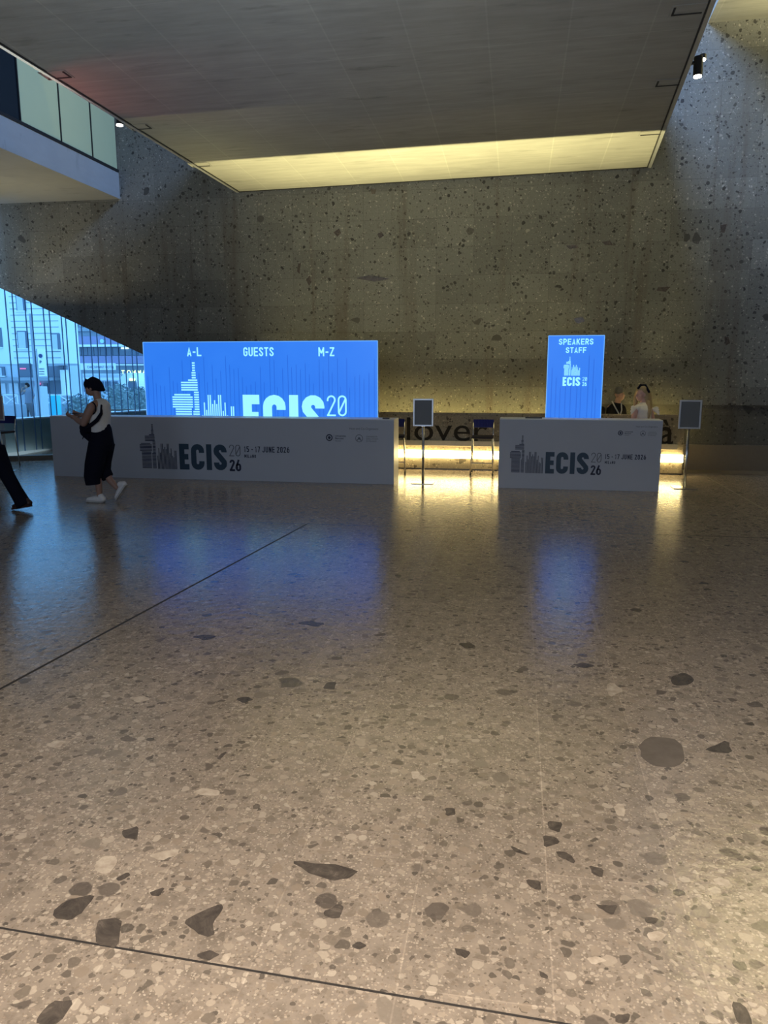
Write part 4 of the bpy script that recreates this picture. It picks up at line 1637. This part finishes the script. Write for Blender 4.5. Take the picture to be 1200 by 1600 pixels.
# pale building with coursed cladding
AY = 36.0
ab = thing('office_building', (xc(40, AY), AY, GZ), 'pale building with horizontal cladding lines seen through the left of the window', 'building')
m = MB()
X0, X1 = xc(-160, AY), xc(104, AY)
m.box(X0, X1, AY, AY + 1.2, zc(569, AY), 14)
m.build('cladding', ext['plaster'], ab)
m = MB()
for k_ in range(26):
    z = zc(569, AY) + .30 * (k_ + 1)
    m.box(xc(22, AY), X1 - .3, AY - .012, AY, z, z + .035)
m.build('cladding_joints', ext['mid'], ab)
m = MB()
m.box(X0, xc(104, AY), AY + .05, AY + 1.2, GZ, zc(569, AY))
m.build('ground_storey', ext['shade'], ab)
for (x0, x1, y0, y1) in ((24, 39, 440, 486), (27, 44, 517, 545), (80, 94, 521, 547), (-14, 3, 512, 543), (-10, 7, 573, 588)):
    m = MB()
    ebox(x0, x1, y0, y1, AY - .03, .05, m)
    wdw = m.build('window', ext['dark'], ab)
    m = MB()
    ebox(x0 + 1.2, x1 - 4.5, y0 + 1.5, y1 - 1, AY - .05, .02, m)
    m.build('pane', ext['shade'], wdw)
    m = MB()
    ebox(x0 - 1, x1, y1 - .8, y1 + .8, AY - .10, .1, m)
    m.build('sill', ext['frame'], wdw)
m = MB()
ebox(30, 49, 568, 590, AY - .03, .05, m)
wdw = m.build('shop_window', ext['dark'], ab)
m = MB()
ebox(31, 40, 575, 577, AY - .08, .03, m)
m.build('neon_tube', ext['red'], wdw)
m = MB()
ebox(-60, 75, 590, 594.5, AY - 1.2, 1.2, m)
m.build('canopy', ext['mid'], ab)
for x_ in (-8, 2, 14, 22, 33, 56, 68):
    m = MB()
    ebox(x_, x_ + 6.5, 599, 615, AY - .02, .05, m)
    m.build('shopfront_pane', ext['frame'] if x_ < 30 else ext['dark'], ab)
m = MB()
ebox(54, 63, 598, 601, AY - .08, .03, m)
m.build('neon_tube', ext['red'], ab)
m = MB()
ebox(75, 100, 572, 615, AY - .06, .1, m)
m.build('doorway', ext['dark'], ab)
m = MB()
ebox(95, 101, 578, 618, AY - .6, .5, m)
m.build('pillar', ext['frame'], ab)
m = MB()
ebox(71, 104, 568, 571, AY - 1.0, 1.0, m)
m.build('awning', ext['mid'], ab)

# terrace modern building on the right
CY = 52.0
cb = thing('glass_office_building', (xc(165, CY), CY, GZ), 'banded building with violet spandrels and glazed arcade seen through the right of the window', 'building')
m = MB()
m.box(xc(100, CY), xc(330, CY), CY + .2, CY + 12, GZ, 16)
m.build('core', ext['mid'], cb)
for y0, y1, mt in ((525, 538, 'violet'), (538, 541.5, 'frame'), (556, 568, 'violet'), (511, 517, 'mid'), (569, 571, 'frame')):
    m = MB()
    ebox(104, 260, y0, y1, CY - (.4 if mt == 'frame' else 0), .4, m)
    m.build('spandrel', ext[mt], cb)
for i in range(14):
    m = MB()
    x_ = 108 + i * 9.8
    ebox(x_, x_ + 9.0, 543, 555.5, CY + .05, .1, m)
    m.build('pane', ext['dark'], cb)
for x_ in (104, 113, 124, 136, 150):
    m = MB()
    ebox(x_, x_ + 5, 495, 510, CY + .0, .15, m)
    m.build('pane', ext['frame' if x_ % 2 else 'shade'], cb)
m = MB()
ebox(189, 200, 542.6, 545.2, CY - .1, .1, m)
m.build('ceiling_lamp', ext['lampw'], cb)
m = MB()
q = at(160, 533, CY)
m.tube([(q.x, CY - .1, q.z), (q.x, CY, q.z)], .14, 16, caps='flat')
m.build('round_sign', ext['teal'], cb)
m = MB()
ebox(104, 260, 586, 634, CY + .05, .1, m)
m.build('arcade', ext['shade'], cb)

# white shop banner
t = thing('shop_sign', (xc(152, 45.2), 45.2, zc(580, 45.2, 152)), 'long white shop sign above the arcade across the street', 'sign')
m = MB()
ebox(125, 179, 567.5, 578, 45.2, .15, m)
m.build('board', ext['frame'], t)
m = MB()
q = at(136, 575.5, 45.18)
font_text(m, 'CHECKPOINT HOTEL', Vector((q.x, 45.18, q.z)), XV, ZV, .22, 0.86)
m.build('lettering', ext['ink'], t)
m = MB()
for x_ in (128, 176):
    ebox(x_, x_ + 1.5, 578, 634, 45.22, .06, m)
m.build('post', ext['mid'], t)
# tram
t = thing('tram', (xc(150, 46), 46, GZ), 'long pale tram with dark windows stopped across the street', 'tram')
m = MB()
ebox(107, 187, 584, 626, 46, 2.3, m)
m.build('body', ext['shade'], t, bevel=.12)
m = MB()
ebox(108, 186, 590, 594, 45.97, .03, m)
m.build('stripe', ext['frame'], t)
for i in range(7):
    m = MB()
    ebox(109 + i * 11, 118 + i * 11, 596, 612, 45.96, .04, m)
    m.build('window', ext['dark'], t)
# kiosk with rounded roof and lamp
t = thing('rounded_kiosk', (xc(202, 41), 41, GZ), 'white kiosk with rounded roof and yellow lamp by the bushes', 'kiosk')
m = MB()
c = at(202, 600, 41)
pts = [(c.x - .62, 41, GZ), (c.x + .55, 41, GZ)] + [(c.x - .03 + .58 * math.cos(a_), 41, c.z + .62 * math.sin(a_)) for a_ in [i * math.pi / 12 for i in range(13)]]
m.prism(pts, (0, 1.5, 0))
m.build('shell', ext['frame'], t)
m = MB()
q = at(206, 600, 41)
pts = [(q.x - .22, 40.97, GZ + .1), (q.x + .3, 40.97, GZ + .1)] + [(q.x + .04 + .26 * math.cos(a_), 40.97, q.z + .3 * math.sin(a_)) for a_ in [i * math.pi / 8 for i in range(9)]]
m.prism(pts, (0, .03, 0))
m.build('opening', ext['dark'], t)
m = MB()
ebox(202, 210, 591.5, 595, 40.9, .05, m)
m.build('lamp', ext['yellow'], t)
# yellow lit sign letters
t = thing('lit_letter_sign', (xc(210, 45.2), 45.2, zc(584, 45.2, 210)), 'glowing yellow letter sign behind the kiosk', 'sign')
m = MB()
ebox(188, 236, 585, 586, 45.2, .1, m)
m.build('rail', ext['mid'], t)
for x_ in (189, 234):
    m = MB()
    m.box(xc(x_, 45.25) - .05, xc(x_, 45.25) + .05, 45.22, 45.3, GZ, zc(586, 45.2, 210))
    m.build('post', ext['mid'], t)
for i, ch in enumerate('TOMMA'):
    m = MB()
    q = at(190 + i * 8.2, 584.5, 45.15)
    font_text(m, ch, Vector((q.x, 45.15, q.z)), XV, ZV, .34, 1.0, .02)
    m.build('letter', ext['yellow'], t)

# parking sign on its pole, and lamp pole
t = thing('parking_sign', (xc(62, 27), 27, GZ), 'tall white parking sign with round arrow and letter P', 'sign')
m = MB()
ebox(59.5, 71, 545, 588, 27, .05, m)
m.build('board', ext['frame'], t)
m = MB()
q = at(63, 556, 26.98)
m.tube([(q.x, 26.97, q.z), (q.x, 27, q.z)], .075, 20, caps='flat')
m.build('round_symbol', ext['ink'], t)
m = MB()
q = at(61.5, 568, 26.98)
font_text(m, 'P', Vector((q.x, 26.98, q.z)), XV, ZV, .16, 1.1, .02)
for k_, yy in enumerate((576, 580, 584)):
    ebox(61, 69, yy, yy + .9, 26.985, .01, m)
m.build('lettering', ext['ink'], t)
m = MB()
m.tube([(xc(58.5, 27.1, 600), 27.1, GZ), (xc(58.5, 27.1, 560), 27.1, zc(545, 27.1))], .035, 10, caps='flat')
m.build('pole', ext['mid'], t)
m = MB()
m.tube([(xc(53, 30), 30, GZ), (xc(53, 30), 30, zc(490, 30))], .06, 10, caps='flat')
o = m.build('lamp_post', ext['mid'], None, base=(xc(53, 30), 30, GZ))
tag(o, 'dark slim post rising in front of the pale building', 'post')

# terrace fence pieces, bins, crate
for i, (x0, x1, lab) in enumerate(((0, 22, 'crossed metal barrier nearest the left picture edge'), (66, 84, 'crossed metal barrier behind the cyan crate'), (86, 112, 'crossed metal barrier left of the walking woman'))):
    Yf = 34.5
    t = thing('barrier', (xc((x0 + x1) / 2, Yf), Yf, GZ), lab, 'barrier', 'crossed barriers along the terrace')
    za, zb_ = zc(634, Yf), zc(617, Yf)
    xa, xb = xc(x0, Yf), xc(x1, Yf)
    m = MB()
    for A_, B_ in (((xa, za), (xb, za)), ((xa, zb_), (xb, zb_)), ((xa, za), (xa, zb_)), ((xb, za), (xb, zb_))):
        m.obox((A_[0], Yf, A_[1]), (B_[0], Yf, B_[1]), .05, .05, up=(0, 1, 0))
    m.build('frame', ext['frame'], t)
    m = MB()
    m.obox((xa, Yf, za), (xb, Yf, zb_), .04, .04, up=(0, 1, 0))
    m.obox((xa, Yf + .05, zb_), (xb, Yf + .05, za), .04, .04, up=(0, 1, 0))
    m.build('cross_bar', ext['frame'], t)
    for xx in (xa, xb):
        m = MB()
        m.box(xx - .03, xx + .03, Yf - .2, Yf + .2, GZ, za)
        m.build('leg', ext['mid'], t)


def solid(name, x0, x1, y0, y1, Y, dep, mat, lab, cat, bevel=.03):
    z1 = zc(y0, Y, (x0 + x1) / 2)
    z0 = zc(y1, Y, (x0 + x1) / 2) if y1 else GZ
    xm = (x0 + x1) / 2
    m = MB()
    m.box(xc(x0, Y, 620), xc(x1, Y, 620), Y, Y + dep, z0, z1)
    o = m.build(name, mat, None, bevel=bevel, base=(xc(xm, Y, 620), Y + dep / 2, z0))
    return tag(o, lab, cat)


solid('planter', -30, 23, 632, None, 33.5, .7, ext['mid'], 'long low dark planter at the left of the street window', 'planter')
solid('litter_bin', 23.5, 32, 632, None, 32.5, .4, ext['mid'], 'dark square litter bin left of the man on the phone', 'bin')
solid('utility_cabinet', 54.5, 65, 604, None, 31.5, .5, ext['shade'], 'tall blue-grey cabinet right of the man on the phone', 'cabinet')
solid('crate', 76, 87, 618, None, 32.4, .4, ext['cyan'], 'bright cyan crate in front of the doorway', 'crate')
solid('bench', 66, 113, 631, None, 33.2, .6, ext['mid'], 'long low bench behind the walking woman hands', 'bench')
solid('stone_kerb', 168, 232, 639.5, None, 21.0, .25, M['trackf'], 'dark brown rail right behind the long counter outside the window', 'rail', .01)
solid('stone_ledge', 160, 235, 644, None, 20.2, .5, ext['frame'], 'white stone ledge under the brown rail outside the window', 'ledge', .01)


def bush(x0, x1, y0, y1, Y, lab, seed):
    rnd = random.Random(seed)
    xa, xb, z1 = xc(x0, Y, 610), xc(x1, Y, 610), zc(y0, Y, (x0 + x1) / 2)
    m = MB()
    for i in range(420):
        a_, r_ = rnd.uniform(0, math.pi), math.sqrt(rnd.random())
        cx_ = (xa + xb) / 2 + (xb - xa) / 2 * math.cos(a_) * r_
        hgt = (z1 - GZ) * (.25 + .75 * math.sin(a_) ** .35 * rnd.random() ** .6)
        c_ = Vector((cx_, Y + rnd.uniform(-.5, .5), GZ + hgt))
        d1 = Vector((rnd.uniform(-1, 1), rnd.uniform(-1, 1), rnd.uniform(-1, 1))).normalized() * rnd.uniform(.05, .11)
        d2 = d1.orthogonal().normalized() * .05
        m.face([c_ - d1, c_ + d2, c_ + d1, c_ - d2])
    m.ball(((xa + xb) / 2, Y + .1, GZ + (z1 - GZ) * .38), ((xb - xa) * .44, .4, (z1 - GZ) * .52), 14, 9)
    o = m.build('bush', ext['bush'], None, base=((xa + xb) / 2, Y, GZ))
    tag(o, lab, 'bush', 'leafy bushes outside the window')


bush(166, 202, 599, 640, 30, 'leafy bush just right of the walking woman headwrap', 1)
bush(196, 236, 604, 640, 32.6, 'leafy bush beside the left edge of the wide blue screen', 2)
bush(106, 140, 616, 640, 30.5, 'low leafy bush behind the walking woman hands', 3)

# man standing outside with a hand at his face
OY = 33.4


def S(x, y, dy=0.0):
    v = at(x, y, OY)
    return Vector((v.x, OY + dy, v.z))


om = thing('person', (S(47, 655).x, OY, GZ), 'man in grey shirt and trousers standing outside the window, hand at his face', 'person')
b = MB()
head(b, S(41.8, 603.5), (-1, -.4, 0), .95)
b.tube([S(42.5, 607), S(43.5, 611)], [.055, .06], 10)
b.tube([S(40, 611, -.1), S(44, 610), S(48, 611, .1)], [.07, .08, .07], 10)
b.tube([S(44, 613), S(44.5, 626), S(44, 632)], [.15, .14, .15], 14, squash=.8)
b.tube([S(39, 611.5, -.08), S(34.5, 617, -.15), S(38, 607.5, -.18)], [.055, .045, .03], 10)
hand(b, S(38, 608, -.18), (.5, 0, 1), (1, 0, 0), 1.0, .6)
b.tube([S(48.5, 612, .08), S(50, 620, .1), S(49, 629, .05)], [.055, .045, .03], 10)
hand(b, S(49, 629, .05), (0, 0, -1), (-1, 0, 0), 1.0, .3)
b.tube([S(42, 632), S(42, 645), S(43.3, 657)], [.10, .07, .05], 10)
b.tube([S(47, 632), S(49.5, 645), S(52, 657)], [.10, .07, .05], 10)
b.build('body', SK['skin_dark'], om, voxel=.014)
m = MB()
m.tube([S(44, 611.5), S(44.5, 622), S(44.5, 631)], [.17, .165, .165], 14, squash=.8)
m.tube([S(39.5, 611.5, -.08), S(36.5, 615, -.12)], [.075, .07], 10)
m.tube([S(48.5, 612, .08), S(50, 618, .1)], [.075, .07], 10)
m.build('shirt', SK['tee'], om, voxel=.016)
m = MB()
m.tube([S(44.5, 630), S(44.5, 634)], [.17, .17], 12, squash=.8)
m.tube([S(42, 633), S(42, 645), S(43.2, 655.5)], [.125, .095, .075], 10)
m.tube([S(47, 633), S(49.5, 645), S(52, 655.5)], [.125, .095, .075], 10)
m.build('trousers', SK['trous'], om, voxel=.016)
for x_ in (42.5, 51.2):
    m = MB()
    p_ = S(x_, 658)
    m.tube([Vector((p_.x + .05, p_.y, GZ + .05)), Vector((p_.x - .14, p_.y - .06, GZ + .045))], [.05, .04], 10)
    m.build('shoe', SK['suit'], om)
m = MB()
m.tube([S(41.8, 600.8, .02), S(43.2, 602.5, .03)], [.095, .085], 12)
m.build('hair', SK['hair_dark'], om, voxel=.014)
